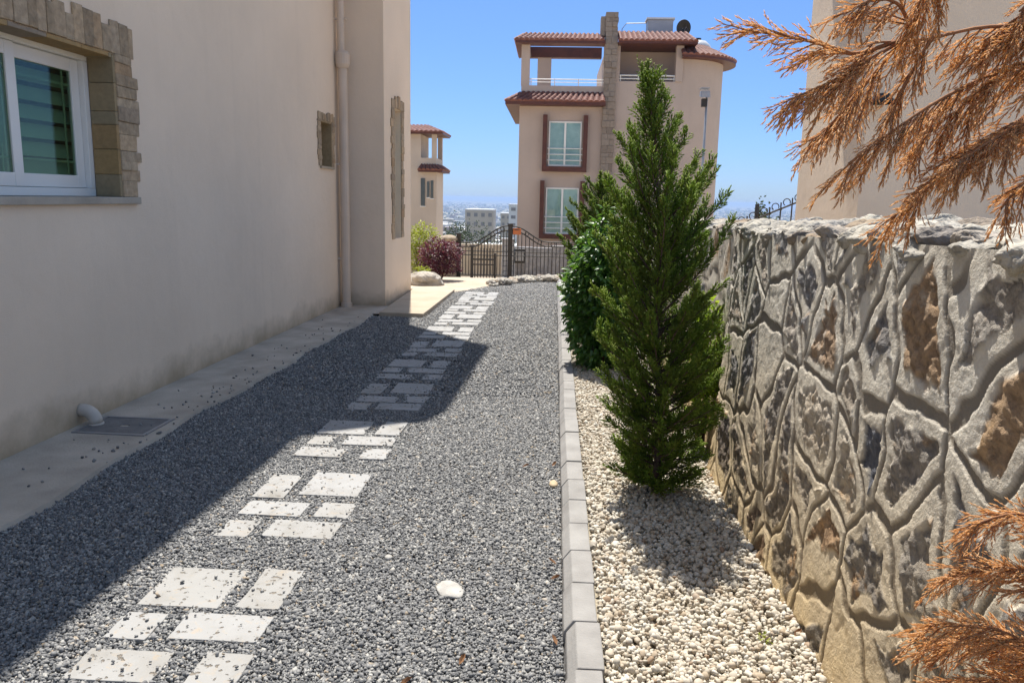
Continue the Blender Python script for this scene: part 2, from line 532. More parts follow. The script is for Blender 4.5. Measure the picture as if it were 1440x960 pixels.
W0, W1, WZ0, WZ1 = 3.95, 5.67, 1.52, 2.545      # window opening
G0, G1, GZ0, GZ1 = 10.28, 10.72, 1.96, 2.54     # small opening
HT = 7.15
w = MB()
w.box(-0.3, 0, -4, W0, 0, HT); w.box(-0.3, 0, W1, G0, 0, HT); w.box(-0.3, 0, G1, 11.2, 0, HT)
w.box(-0.3, 0, W0, W1, 0, WZ0); w.box(-0.3, 0, W0, W1, WZ1, HT)
w.box(-0.3, 0, G0, G1, 0, GZ0); w.box(-0.3, 0, G0, G1, GZ1, HT)
w.box(-7, -0.3, -4, -3.7, 0, HT); w.box(-7, -6.7, -3.7, 13, 0, HT); w.box(-6.7, -0.3, 12.7, 13, 0, HT)
w.build('wall', MAT['stucco'], house)
B0, B1, BZ0, BZ1 = 11.80, 12.26, 0.96, 2.86
w = MB()
w.box(-0.3, 0.61, 11.2, 11.4, 0, HT)
w.box(0.41, 0.61, 11.4, B0, 0, HT); w.box(0.41, 0.61, B1, 13.0, 0, HT)
w.box(0.41, 0.61, B0, B1, 0, BZ0); w.box(0.41, 0.61, B0, B1, BZ1, HT)
w.box(-0.3, 0.41, 12.8, 13.0, 0, HT)
w.build('bay_wall', MAT['stucco'], house)
eave = loc_poly([(-2.54, -5), (-2.36, 5.95), (-2.24, 8.5), (-2.22, 8.66), (-1.46, 8.80), (-1.36, 9.1), (-1.25, 11.7), (-1.56, 11.98), (-2.377, 12.99), (-2.7, 13.35), (-10.2, 13.35), (-10.2, -5)])
w = MB().prism(eave, HT + 0.002, HT + 0.22)
cx_, cy_ = -3.5, 5.0
top = [(cx_ + (x - cx_) * 0.35, cy_ + (y - cy_) * 0.6) for x, y in eave]
n = len(eave)
w.add([(x, y, HT + 0.222) for x, y in eave] + [(x, y, HT + 1.3) for x, y in top], [(i, (i + 1) % n, n + (i + 1) % n, n + i) for i in range(n)] + [tuple(range(n, 2 * n))])
w.build('roof', MAT['tile'], house)

# big window: white sliding frame, two sashes, bars, shutter behind the panes, stone lining
win = MB()
U = -0.245
win.box(U, U + 0.07, W0 + .03, W1 - .03, WZ0 + 0.03, WZ0 + 0.085); win.box(U, U + 0.07, W0 + .03, W1 - .03, WZ1 - 0.06, WZ1 - .006)
win.box(U, U + 0.07, W0 + .03, W0 + 0.09, WZ0 + 0.086, WZ1 - 0.061); win.box(U, U + 0.07, W1 - 0.085, W1 - .03, WZ0 + 0.086, WZ1 - 0.061)
window = win.build('window', MAT['white_frame'], house, bevel=0.004)
def sash(y0, y1, u):
    z0, z1, t = WZ0 + 0.088, WZ1 - 0.063, 0.085
    m_ = MB()
    m_.box(u, u + 0.03, y0, y0 + t, z0, z1); m_.box(u, u + 0.03, y1 - t, y1, z0, z1)
    m_.box(u, u + 0.03, y0 + t, y1 - t, z0, z0 + t); m_.box(u, u + 0.03, y0 + t, y1 - t, z1 - t, z1)
    m_.build('sash', MAT['white_frame'], window, bevel=0.004)
    MB().box(u + 0.012, u + 0.018, y0 + t, y1 - t, z0 + t, z1 - t).build('pane', MAT['glass'], window)
    g = MB()
    for yy in (y0 + t + 0.075, y1 - t - 0.075): g.box(u + 0.003, u + 0.010, yy, yy + 0.014, z0 + t, z1 - t)
    for zz in (z0 + t + 0.085, z1 - t - 0.10): g.box(u + 0.0035, u + 0.0095, y0 + t, y1 - t, zz, zz + 0.014)
    g.build('glazing_bar', MAT['muntin'], window)
sash(4.80, W1 - 0.088, U + 0.004)
sash(W0 + 0.092, 4.90, U + 0.037)
sh = MB()
for k in range(9):
    z = WZ0 + 0.05 + k * 0.118
    sh.add([(U - 0.02, W0, z), (U - 0.02, W1, z), (U - 0.075, W1, z + 0.098), (U - 0.075, W0, z + 0.098)], [(0, 1, 2, 3)])
    pass
sh.build('shutter', MAT['blind'], window)
MB().box(U - 0.12, U - 0.11, W0, W1, WZ0, WZ1).build('shutter_back', MAT['metal_dark'], window)
lin = MB()
z = WZ0 + 0.03
while z < WZ1 - 0.005:
    h = min(random.uniform(0.09, 0.2), WZ1 - z)
    lin.box(U + 0.072, 0.012, W1 - 0.03 - random.uniform(0, .004), W1 - 0.001, z + .001, z + h - 0.002)
    z += h
y = W0
while y < W1 - 0.03:
    h = min(random.uniform(0.15, 0.4), W1 - 0.03 - y)
    lin.box(U + 0.072, 0.010, y + .001, y + h - 0.002, WZ1 - 0.028 - random.uniform(0, .004), WZ1 - 0.001)
    y += h
lin.build('window_reveal', MAT['reveal'], house, bevel=0.003)
MB().box(U, 0.035, W0 - 0.25, W1 + 0.2, WZ0 - 0.022, WZ0 + 0.002 + .026).build('window_sill', MAT['concrete'], house, bevel=0.005)


def surround(name, y0, y1, z0, z1, wd, u, bottom=False, step=(0.06, 0.12)):
    s_ = MB()
    for side in (0, 1):
        z = z0
        while z < z1:
            h = min(random.uniform(*step), z1 - z + .001)
            ln = wd * random.uniform(0.72, 1.12)
            d = u + random.uniform(0.012, 0.022)
            if side: s_.box(u + .001, d, y1, y1 + ln, z, z + h - 0.001)
            else: s_.box(u + .001, d, y0 - ln, y0, z, z + h - 0.001)
            z += h
    y = y0 - wd * 0.8
    while y < y1 + wd * 0.8:
        h = random.uniform(*step)
        ln = wd * random.uniform(0.60, 1.0)
        s_.box(u + .001, u + random.uniform(0.012, 0.022), y, min(y + h - 0.001, y1 + wd), z1 + .002, z1 + ln)
        if bottom: s_.box(u + .001, u + random.uniform(0.012, 0.02), y, min(y + h - 0.004, y1 + wd), z0 - ln * 0.4, z0 - 0.002)
        y += h
    s_.v = [(x, y_ + random.uniform(-.006, .006), z_ + random.uniform(-.005, .005)) if x > u + .005 else (x, y_, z_) for x, y_, z_ in s_.v]
    return s_.build(name, MAT['cladi'], house, bevel=0.007)


surround('window_surround', W0, W1, WZ0 + .03, WZ1, 0.26, 0.0)
surround('vent_surround', G0, G1, GZ0, GZ1, 0.14, 0.0, False, (0.05, 0.1))
MB().box(-0.2, -0.14, G0, G1, GZ0, GZ1).build('vent_panel', MAT['clad'], house)
v_ = MB()
v_.box(-0.139, 0.012, G1 - 0.02, G1 - 0.001, GZ0, GZ1); v_.box(-0.139, 0.012, G0, G1 - 0.021, GZ1 - 0.02, GZ1 - .001)
v_.build('vent_reveal', MAT['reveal'], house)
MB().box(-0.139, 0.03, G0 - 0.05, G1 + 0.06, GZ0 - 0.03, GZ0 - .0005).build('vent_sill', MAT['pad'], house)
surround('bay_window_surround', B0, B1, BZ0, BZ1, 0.20, 0.61, False, (0.07, 0.14))
bw = MB()
bw.box(0.44, 0.47, B0, B0 + .05, BZ0, BZ1); bw.box(0.44, 0.47, B1 - .05, B1, BZ0, BZ1); bw.box(0.44, 0.47, B0 + .05, B1 - .05, BZ0, BZ0 + .05); bw.box(0.44, 0.47, B0 + .05, B1 - .05, BZ1 - .05, BZ1)
bwf = bw.build('bay_window', MAT['white_frame'], house)
MB().box(0.45, 0.456, B0 + .05, B1 - .05, BZ0 + .05, BZ1 - .05).build('pane', MAT['glass'], bwf)
MB().box(0.415, 0.425, B0, B1, BZ0, BZ1).build('blind', MAT['curtain'], bwf)
# downpipe: an upper thin length into a wider one with a hopper collar and a foot
dp = MB()
dp.tube([(0.10, 10.98, 0.02), (0.10, 10.98, 3.30)], 0.062, 16)
dp.tube([(0.10, 10.98, 3.28), (0.10, 10.98, 3.33), (0.10, 10.98, 3.46), (0.10, 10.98, 3.50)], [0.075, 0.098, 0.098, 0.075], 18)
dp.tube([(0.085, 10.97, 3.50), (0.085, 10.97, 7.0)], 0.048, 16)
dp.tube([(0.10, 10.98, 1.28), (0.10, 10.98, 1.32)], 0.068, 16)
dp.tube([(0.10, 10.98, 0.0), (0.10, 10.98, 0.09)], 0.08, 16)
dpo = dp.build('downpipe', MAT['pvc'], house, smooth=False, bevel=0.003)
for zz in (0.7, 2.0, 3.9, 5.4): MB().box(0.0, 0.16, 10.955, 11.0, zz, zz + 0.025).build('pipe_clamp', MAT['pvc'], dpo)
pts = [(0.0, 5.0, 0.125)] + [(0.02 + 0.085 * math.sin(a), 5.0, 0.04 + 0.085 * math.cos(a)) for a in np.linspace(0, math.pi / 2, 7)]
ov = MB().tube(pts, 0.044, 18)
ov.tube([pts[-1], (pts[-1][0], 5.0, 0.028)], 0.05, 18)
ov.build('overflow_pipe', MAT['white_pvc'], house, smooth=True)

# concrete strip along the wall and the sunlit pad past the bay
st = MB()
N = 60
for i in range(N):
    v0, v1 = -3 + i * 13.4 / N, -3 + (i + 1) * 13.4 / N
    e0 = 0.635 + 0.018 * math.sin(v0 * 2.1) + 0.02 * math.sin(v0 * 5.3 + 1)
    e1 = 0.635 + 0.018 * math.sin(v1 * 2.1) + 0.02 * math.sin(v1 * 5.3 + 1)
    st.add([(0.0, v0, 0.028), (e0, v0, 0.026), (e1, v1, 0.026), (0.0, v1, 0.028), (e0 + .03, v0, -0.03), (e1 + .03, v1, -0.03)], [(0, 1, 2, 3), (1, 4, 5, 2)])
st.add([(0, 10.4, 0.028), (0.9, 10.4, 0.026), (0.9, 11.2, 0.026), (0, 11.2, 0.028)], [(0, 1, 2, 3)])
o = tag(st.build('pavement', MAT['concrete']), kind='structure'); o.location = (HX, 0, 0); o.rotation_euler = (0, 0, HA)
o = tag(MB().prism([(-2.30, 10.33), (-1.70, 10.30), (-1.64, 13.2), (-1.95, 14.0), (-3.4, 14.0), (-3.4, 13.1), (-2.34, 13.1)], -0.05, 0.06).build('pad', MAT['pad'], bevel=0.01), kind='structure')
tag(MB().add([(-2.6, 13.7, .004), (-1.62, 13.2, .004), (-1.1, 14.1, .004), (-0.9, 15.2, .004), (-0.9, 21.0, -0.50), (-2.8, 21.0, -0.50), (-2.8, 15.2, .004)], [(0, 1, 2, 3, 6), (3, 4, 5, 6)]).build('path', MAT['pad']), kind='structure')

# drain cover with a frame and a lifting hole
dc = thing('drain_cover', 'square grey concrete drain cover set in the strip beside the left house', 'drain cover', (-2.86, 4.985, 0.026), HA)
d_ = MB()
d_.box(-0.25, 0.25, -0.20, -0.175, -.02, 0.008); d_.box(-0.25, 0.25, 0.175, 0.20, -.02, 0.008); d_.box(-0.25, -0.225, -0.175, 0.175, -.02, 0.008); d_.box(0.225, 0.25, -0.175, 0.175, -.02, 0.008)
d_.build('frame', MAT['steel'], dc)
d_ = MB()
d_.box(-0.22, 0.22, -0.17, -0.02, -.02, 0.005); d_.box(-0.22, 0.22, 0.02, 0.17, -.02, 0.005); d_.box(-0.22, -0.03, -0.02, 0.02, -.02, 0.005); d_.box(0.03, 0.22, -0.02, 0.02, -.02, 0.005)
d_.build('lid', plain('cover_concrete', (0.20, 0.19, 0.18), (0.13, 0.125, 0.12), 8, 0.9, 60, 0.003), dc)

# ------------------------------------------------------------------ kerb of short concrete blocks
kb = MB()
y = -2.4
k = 0
while y < 14.9:
    j = random.uniform(-0.005, 0.005)
    xo = 0.0 + 0.0015 * max(y, 0) + j
    zt = 0.088 + random.uniform(-0.003, 0.003)
    L = 0.297
    kb.extrude_y([(0.078 + xo, -0.04), (0.204 + xo, -0.04), (0.206 + xo, zt), (0.118 + xo, zt), (0.084 + xo, zt - 0.045)], y, y + L - 0.006)
    y += L
tag(kb.build('kerb', MAT['kerb'], bevel=0.005), kind='structure')

# ------------------------------------------------------------------ travertine stepping slabs in clusters of six
SLABS = []
def cl_a(y): return [(-1.58, -1.28, y, y + .18), (-1.17, -1.00, y - .01, y + .19), (-1.58, -1.42, y + .24, y + .42), (-1.35, -1.02, y + .26, y + .44), (-1.58, -1.26, y + .48, y + .80), (-1.19, -1.02, y + .49, y + .81)]
def cl_b(y): return [(-1.56, -1.40, y, y + .19), (-1.34, -1.00, y + .02, y + .21), (-1.55, -1.23, y + .25, y + .43), (-1.17, -0.99, y + .26, y + .45), (-1.57, -1.40, y + .48, y + .83), (-1.34, -1.02, y + .55, y + .90)]
starts = [2.27, 3.39, 4.55, 5.65, 6.71, 7.71, 8.76, 9.74, 10.72, 11.66, 12.52]
ORD = ['nearest', 'second', 'third', 'fourth', 'fifth', 'sixth', 'seventh', 'eighth', 'ninth', 'tenth', 'farthest']
ROW = [('front row', 'left'), ('front row', 'right'), ('middle row', 'left'), ('middle row', 'right'), ('back row', 'left'), ('back row', 'right')]
slab_rects = []
for ci, y0 in enumerate(starts):
    rects = cl_a(y0) if ci % 2 == 0 else cl_b(y0)
    for ri, (x0, x1, ya, yb) in enumerate(rects):
        cx, cy = (x0 + x1) / 2, (ya + yb) / 2
        dx = 0.0125 * max(cy - 3.0, 0) * 1.0
        hw, hd = (x1 - x0) / 2, (yb - ya) / 2
        cx += dx
        a = random.uniform(-0.02, 0.02)
        n_ = 7
        out = []
        for (sx, sy, ex, ey) in ((-1, -1, 1, -1), (1, -1, 1, 1), (1, 1, -1, 1), (-1, 1, -1, -1)):
            for q in range(n_):
                t = q / n_
                out.append(((sx + (ex - sx) * t) * hw + random.uniform(-.0025, .0025), (sy + (ey - sy) * t) * hd + random.uniform(-.0025, .0025)))
        o = MB().prism(out, -0.02, 0.0).build('stepping_slab', MAT['slab'], bevel=0.003)
        o.location = (cx, cy, 0.013 + random.uniform(-0.003, 0.003))
        o.rotation_euler = (random.uniform(-.008, .008), random.uniform(-.008, .008), a - 0.012)
        wide = 'wide' if hw > 0.12 else 'narrow'
        if hd > 0.12: wide = 'large square' if hw > 0.12 else 'narrow upright'
        tag(o, 'white pitted %s slab, %s of the %s in the %s slab cluster' % (wide, ROW[ri][1], ROW[ri][0], ORD[ci]), 'stepping slab', 'white stepping slabs across the gravel', 'thing')
        slab_rects.append((cx, cy, hw, hd, a - 0.012))
SR = np.array(slab_rects)


# ------------------------------------------------------------------ loose stones
def rot_mats(q):
    w_, x, y, z = q.T
    return np.stack([1 - 2 * (y * y + z * z), 2 * (x * y - z * w_), 2 * (x * z + y * w_), 2 * (x * y + z * w_), 1 - 2 * (x * x + z * z), 2 * (y * z - x * w_), 2 * (x * z - y * w_), 2 * (y * z + x * w_), 1 - 2 * (x * x + y * y)], -1).reshape(-1, 3, 3)


def scatter(name, base_v, base_f, P, scl, mat, rng, smooth=False, flat=0.6, jitter=0.0, tilt=1.0, parent=None):
    n = len(P)
    q = rng.normal(size=(n, 4)) * np.array([1, tilt, tilt, 1])
    q /= np.linalg.norm(q, axis=1, keepdims=True)
    R = rot_mats(q)
    S = scl[:, None] * np.stack([rng.uniform(0.8, 1.25, n), rng.uniform(0.7, 1.1, n), rng.uniform(flat * 0.75, flat * 1.25, n)], -1)
    V = base_v[None] * S[:, None, :]
    if jitter: V = V * (1 + rng.normal(size=(n, len(base_v), 1)) * jitter)
    V = np.einsum('nij,nkj->nki', R, V) + P[:, None, :]
    F = base_f[None] + (np.arange(n) * len(base_v))[:, None, None]
    return np_obj(name, V.reshape(-1, 3), F.reshape(-1, base_f.shape[1]), mat, parent, smooth)


CH_V = np.array([[-1, -1, -1], [1, -1, -1], [1, 1, -1], [-1, 1, -1], [-1, -1, 1], [1, -1, 1], [1, 1, 1], [-1, 1, 1]]) * 0.5
CH_F = np.array([[3, 2, 1, 0], [4, 5, 6, 7], [0, 1, 5, 4], [1, 2, 6, 5], [2, 3, 7, 6], [3, 0, 4, 7]])


def ico(sub):
    import bmesh
    bm = bmesh.new()
    bmesh.ops.create_icosphere(bm, subdivisions=sub, radius=0.5)
    v = np.array([p.co[:] for p in bm.verts]); f = np.array([[q.index for q in p.verts] for p in bm.faces])
    bm.free()
    return v, f


def in_slab(x, y, m=0.004):
    hit = np.zeros(len(x), bool)
    for cx, cy, hw, hd, a in SR:
        dx, dy = x - cx, y - cy
        u = dx * math.cos(a) + dy * math.sin(a); v = -dx * math.sin(a) + dy * math.cos(a)
        hit |= (abs(u) < hw - m) & (abs(v) < hd - m)
    return hit


def gravel_pts(rng, n, y0, y1, zlo, zhi):
    y = rng.uniform(y0, y1, n)
    xl = HX + 0.0263 * y + 0.635 + 0.018 * np.sin(y * 2.1) + 0.02 * np.sin(y * 5.3 + 1) + rng.normal(size=n) * 0.012
    xl = np.where(y > 10.33, -1.66 + rng.normal(size=n) * .01, xl)
    xl = np.where(y > 13.2, -1.66 + (y - 13.2) * 0.45, xl)
    xr = 0.076 + 0.0015 * y
    x = -2.75 + rng.random(n) * 2.95
    ok = (x > xl) & (x < xr) & ~in_slab(x, y)
    x, y = x[ok], y[ok]
    z = zlo + (zhi - zlo) * rng.random(len(x)) + 0.010 * fbm(x * 1.7, y * 1.7, 3, 7)
    return np.stack([x, y, z], -1)


P1 = gravel_pts(RNG, 340000, 1.85, 6.2, -0.010, 0.006)
g1 = scatter('gravel', CH_V, CH_F, P1, RNG.gamma(6, 0.0068 / 6, len(P1)) + 0.0025, MAT['gravel'], RNG, False, 0.62, 0.16, 0.5)
tag(g1, 'loose grey crushed stone covering the path near the camera', 'gravel', kind='stuff')
P2 = gravel_pts(RNG, 210000, 6.2, 15.25, -0.010, 0.006)
g2 = scatter('gravel', CH_V, CH_F, P2, RNG.gamma(8, 0.0095 / 8, len(P2)) + 0.003, MAT['gravel'], RNG, False, 0.6, 0.16, 0.5)
tag(g2, 'loose grey crushed stone covering the far end of the path', 'gravel', kind='stuff')
# stray chips on the strip and on the slabs
n = 110
yy = RNG.uniform(3.0, 10.2, n); uu = 0.63 - np.abs(RNG.normal(size=n)) * 0.16
cl_c = np.array([4.5, 5.6, 6.2, 7.6, 8.8])[RNG.integers(0, 5, n)]
yy = np.where(RNG.random(n) < 0.75, cl_c + RNG.normal(size=n) * 0.28, yy)
xx = HX + 0.0263 * yy + np.clip(uu, 0.05, 0.66)
tag(scatter('stray_gravel', CH_V, CH_F, np.stack([xx, yy, np.full(n, 0.033)], -1), RNG.gamma(6, 0.008 / 6, n) + .003, MAT['gravel'], RNG, False, 0.6, 0.15, 0.4),
    'stray dark stone chips scattered over the concrete strip', 'gravel', kind='stuff')
n = 420
k = RNG.integers(0, 36, n)
ex = np.where(RNG.random(n) < 0.6, np.sign(RNG.normal(size=n)) * (1 - RNG.random(n) ** 2 * .35), RNG.uniform(-1, 1, n)); ey = RNG.uniform(-.95, .95, n)
tag(scatter('slab_grit', CH_V, CH_F, np.stack([SR[k, 0] + ex * SR[k, 2] * .96, SR[k, 1] + ey * SR[k, 3], np.full(n, 0.018)], -1), RNG.gamma(5, 0.006 / 5, n) + .002, MAT['gravel'], RNG, False, 0.6, 0.15, 0.4),
    'small stone chips lying on the white slabs', 'gravel', kind='stuff')

IV2, IF2 = ico(2)
IV1, IF1 = ico(1)
_sgn = lambda v: v / (np.max(np.abs(v) * np.array([1.0, 1.08, 1.15]), axis=1, keepdims=True) ** 0.55) * 0.70      # blunt, chipped rather than round
CV2, CV1 = _sgn(IV2), _sgn(IV1)
def pebble_pts(rng, n, y0, y1, zlo, zhi):
    y = rng.uniform(y0, y1, n); x = rng.uniform(0.222, 0.99, n)
    z = zlo + (zhi - zlo) * rng.random(n) + 0.014 * fbm(x * 2.5, y * 2.5, 2, 3) + 0.02 * np.exp(-((x - .93) / .1) ** 2)
    return np.stack([x, y, z], -1)
P3 = pebble_pts(RNG, 34000, 1.5, 7.0, 0.030, 0.058)
pb = scatter('pebbles', CV2, IF2, P3, RNG.gamma(7, 0.0145 / 7, len(P3)) + 0.003, MAT['pebble'], RNG, True, 0.66, 0.05, 0.6)
tag(pb, 'cream rounded pebbles filling the planting strip by the stone wall', 'pebbles', kind='stuff')
P4 = pebble_pts(RNG, 22000, 7.0, 14.5, 0.030, 0.055)
pb = scatter('pebbles', CV1, IF1, P4, RNG.gamma(12, 0.021 / 12, len(P4)) + 0.003, MAT['pebble'], RNG, True, 0.66, 0.04, 0.35)
tag(pb, 'cream rounded pebbles at the far end of the planting strip', 'pebbles', kind='stuff')


def rock(name, loc, size, mat, seed, label, cat, sub=4, rough=0.25, group=None, rz=0.0):
    v, f = ico(sub)
    a = v / np.linalg.norm(v, axis=1, keepdims=True)
    r = 1 + rough * (fbm(a[:, 0] * 1.3 + a[:, 2] * 1.1 + seed, a[:, 1] * 1.3 - a[:, 2] + seed * 3, 4, seed) * 2)
    V = v * r[:, None] * np.array(size)
    V[:, 2] = np.maximum(V[:, 2], -size[2] * 0.35)
    o = np_obj(name, V, f, mat, smooth=True)
    o.location = loc
    o.rotation_euler = (0, 0, rz)
    return tag(o, label, cat, group)


white_rock = plain('white_rock', (0.47, 0.455, 0.42), (0.30, 0.285, 0.26), 12, 0.9, 50, 0.004)
rock('stone_chip', (-0.38, 2.98, 0.012), (0.10, 0.16, 0.02), white_rock, 3, 'flat white broken stone lying alone on the grey gravel', 'stone', 3, 0.5, None, 0.5)
rock('stone_chip', (-0.69, 3.24, 0.012), (0.035, 0.04, 0.02), white_rock, 8, 'tiny white stone chip on the gravel beside the slabs', 'stone', 2, 0.4)
rock('stone_chip', (0.045, 4.24, 0.012), (0.055, 0.10, 0.03), plain('tan_rock', (0.50, 0.40, 0.26), (0.40, 0.31, 0.2), 12, 0.9), 5, 'tan flat stone lying against the foot of the kerb', 'stone', 2, 0.4)

# dry leaves
leaf_spots = [(-0.44, 2.33, 0.4, 'dark red brown dry leaf on the gravel at the bottom of the picture'), (-0.27, 2.47, 1.2, 'thin tan dry leaf on the gravel near the kerb end'), (0.05, 2.62, 2.0, 'pale dry leaf tucked against the nearest kerb block'),
              (0.055, 3.10, 0.2, 'orange dry leaf leaning on the kerb foot below the tree'), (0.04, 3.25, 2.6, 'small brown dry leaf beside the orange one at the kerb'), (0.05, 4.55, 1.0, 'brown dry leaf at the kerb beyond the tan stone'), (-0.12, 4.5, 0.3, 'faded dry leaf on the gravel beyond the tan stone'),
              (0.93, 2.66, 0.7, 'brown dry leaf on the pebbles at the foot of the stone wall')]
for x, y, a, lb in leaf_spots:
    L, Wd = 0.024, 0.009
    v = [(-L, 0, 0), (-L * .3, -Wd, .006), (L * .4, -Wd * .8, .01), (L, 0, .012), (L * .4, Wd * .8, .014), (-L * .3, Wd, .008), (-L * .3, 0, 0), (L * .4, 0, .003)]
    o = MB().add(v, [(0, 1, 6), (1, 2, 7, 6), (2, 3, 7), (7, 3, 4), (6, 7, 4, 5), (0, 6, 5)]).build('dry_leaf', MAT['dryleaf'])
    o.location = (x, y, 0.02 if x < 0.1 else 0.07)
    o.rotation_euler = (0.1, -0.15, a)
    tag(o, lb, 'leaf', 'dry leaves on the ground')

# ------------------------------------------------------------------ rubble stone wall on the right
WX = 0.955
def wall_top(y): return 1.525 - 0.024 * (y - 1.3)


def wall_grid(y0, y1, dy, dz, xoff):
    rng = np.random.default_rng(21)
    ysd = np.arange(y0, y1 + dy * .5, dy)
    t = np.arange(0, 1.0001, dz / 1.5)
    Y, T = np.meshgrid(ysd, t)
    Z = -0.04 + T * (wall_top(Y) + 0.04)
    # irregular cells
    gy, gz = 0.30, 0.32
    seeds = []
    iy = 0
    for a in np.arange(y0 - 0.6, y1 + 0.6, gy):
        for b_ in np.arange(-0.4, 2.0, gz):
            seeds.append((a + rng.uniform(-.5, .5) * gy * 0.9, b_ + (0.5 * gz if iy % 2 else 0) + rng.uniform(-.5, .5) * gz * 0.9, rng.random()))
        iy += 1
    S = np.array(seeds)
    wy = Y + 0.24 * fbm(Y * 2.6, Z * 2.6, 3, 5) + 0.03 * fbm(Y * 12, Z * 12, 2, 15)
    wz = Z + 0.28 * fbm(Y * 2.2 + 9, Z * 2.2, 3, 6) + 0.03 * fbm(Y * 12, Z * 12 + 4, 2, 16)
    f1 = np.full(Y.shape, 9.0); f2 = f1.copy(); i1 = np.zeros(Y.shape, int); i2 = i1.copy()
    for i, (sy, sz, _) in enumerate(S):
        d = (wy - sy) ** 2 + ((wz - sz) * 0.85) ** 2
        n1 = d < f1; n2 = ~n1 & (d < f2)
        f2 = np.where(n1, f1, np.where(n2, d, f2)); i2 = np.where(n1, i1, np.where(n2, i, i2))
        f1 = np.where(n1, d, f1); i1 = np.where(n1, i, i1)
    sep = np.sqrt((S[i1, 0] - S[i2, 0]) ** 2 + (S[i1, 1] - S[i2, 1]) ** 2) + 1e-4
    e = (f2 - f1) / (2 * sep)
    cr = S[i1, 2]
    gw = 0.0125 + 0.006 * fbm(Y * 5, Z * 5, 2, 44)
    groove = 1 - sstep(gw * 0.85, gw * 1.15, e)
    nz = fbm(Y * 9, Z * 9, 4, 71)
    th = 0.034 + 0.026 * cr + 0.075 * nz
    stone = sstep(th, th + 0.016, e) * (cr < 0.93)
    stone = stone * (1 - 0.0)
    top_fade = sstep(0.0, 0.10, wall_top(Y) - Z)
    rough = fbm(Y * 16, Z * 16, 5, 90, 0.62)
    facet = np.abs(fbm(Y * 7, Z * 7, 4, 33)) * 2
    lump = fbm(Y * 3.1, Z * 3.1, 3, 50)
    d = 0.016 * lump + 0.0028 * fbm(Y * 40, Z * 40, 3, 12)
    d = d - 0.0068 * groove
    d = d + stone * (0.001 + 0.040 * rough + 0.026 * (facet - .3)) + (1 - stone) * (0.0022 * fbm(Y * 75, Z * 75, 2, 8) + 0.005 * fbm(Y * 12, Z * 12, 4, 28) + 0.10 * np.clip(0.045 - np.abs(e - 0.03), 0, .02))
    d = d * (0.35 + 0.65 * top_fade)
    X = WX + xoff - d + 0.045 * Z - 0.02 * (1 - sstep(0, 0.3, Z))
    ny, nx = Y.shape
    id_ = np.arange(ny * nx).reshape(ny, nx)
    F = np.stack([id_[:-1, :-1], id_[1:, :-1], id_[1:, 1:], id_[:-1, 1:]], -1).reshape(-1, 4)
    return np.stack([X, Y, Z], -1).reshape(-1, 3), F, dict(stone=stone.ravel(), groove=(groove * (0.3 + .7 * top_fade)).ravel(), cell=((cr * 7.31) % 1).ravel())


wall_t = thing('stone_wall', 'waist high rubble stone wall with curved mortar grooves along the pebble strip', 'wall', (0, 0, 0))
V, F, A = wall_grid(1.15, 4.45, 0.0055, 0.0055, 0.0)
np_obj('wall_face', V, F, MAT['rubble'], wall_t, True, A)
V, F, A = wall_grid(4.45, 14.5, 0.03, 0.03, 0.10)
np_obj('wall_face', V, F, MAT['rubble'], wall_t, True, A)
V, F, A = wall_grid(-2.0, 1.15, 0.03, 0.03, 0.0)
np_obj('wall_face', V, F, MAT['rubble'], wall_t, True, A)
core = MB()
core.extrude_y([(1.1, -0.04), (1.42, -0.04), (1.42, 1.50), (1.1, 1.50)], -2.0, 1.3)
for a in range(14):
    y0 = 1.3 + a * 0.95
    zt = float(wall_top(y0 + .95)) + 0.0
    core.extrude_y([(1.10 if y0 < 3.4 else 1.2, -0.04), (1.42, -0.04), (1.42, zt), (1.10 if y0 < 3.4 else 1.2, zt)], y0, y0 + 0.9499)
core.box(1.02, 1.19, 4.40, 4.449, 0, 1.43)
core.build('wall_core', MAT['greystone'], wall_t)
# coping: rough flat stones bedded on top
rng = np.random.default_rng(8)
v3, f3 = ico(4)
cv, cf, off = [], [], 0
def cop_rock(x, y, z, sx, sy, sz, yaw, pitch, roll, sd):
    global off
    a = v3 / 0.5
    r = 1 + 0.6 * fbm(a[:, 0] * 1.5 + sd, a[:, 1] * 1.5 + a[:, 2] * 1.7 - sd, 3, sd) - 0.55 * np.abs(fbm(a[:, 1] * 3.1 + sd, a[:, 0] * 3.1 + a[:, 2] * 2.6, 4, sd + 5, 0.62))
    V = v3 * r[:, None] * np.array([sx, sy, sz])
    V[:, 2] = np.clip(V[:, 2], -sz, sz * 0.33 + 0.35 * V[:, 1] + 0.07 * fbm(V[:, 0] * 11 + sd, V[:, 1] * 26, 5, sd, 0.62))
    R = np.array((Matrix.Rotation(yaw, 3, 'Z') @ Matrix.Rotation(pitch, 3, 'X') @ Matrix.Rotation(roll, 3, 'Y')))
    cv.append(V @ R.T + np.array([x, y, z])); cf.append(f3 + off); off += len(v3)
y = -1.5
sd = 1
while y < 14.4:
    stepy = rng.uniform(0.085, 0.14) if y > 1.0 and y < 6 else 0.2
    x0 = WX + 0.055 + (0.10 if y > 4.45 else 0.0)
    for fr, x in ((1, x0 + 0.085), (0, x0 + 0.20), (0, x0 + 0.33)):
        cop_rock(x + rng.uniform(-.04, .04), y + rng.uniform(-.05, .05), wall_top(y) - 0.010 + 0.085 * (x - x0) + rng.uniform(-.012, .014), rng.uniform(.15, .22) if fr else rng.uniform(.18, .32), rng.uniform(.08, .17), rng.uniform(.06, .10) if fr else rng.uniform(.07, .12),
                 rng.uniform(-0.2, 0.9), rng.uniform(-.25, .45), rng.uniform(-.35, .15), sd)
        sd += 1
    y += stepy
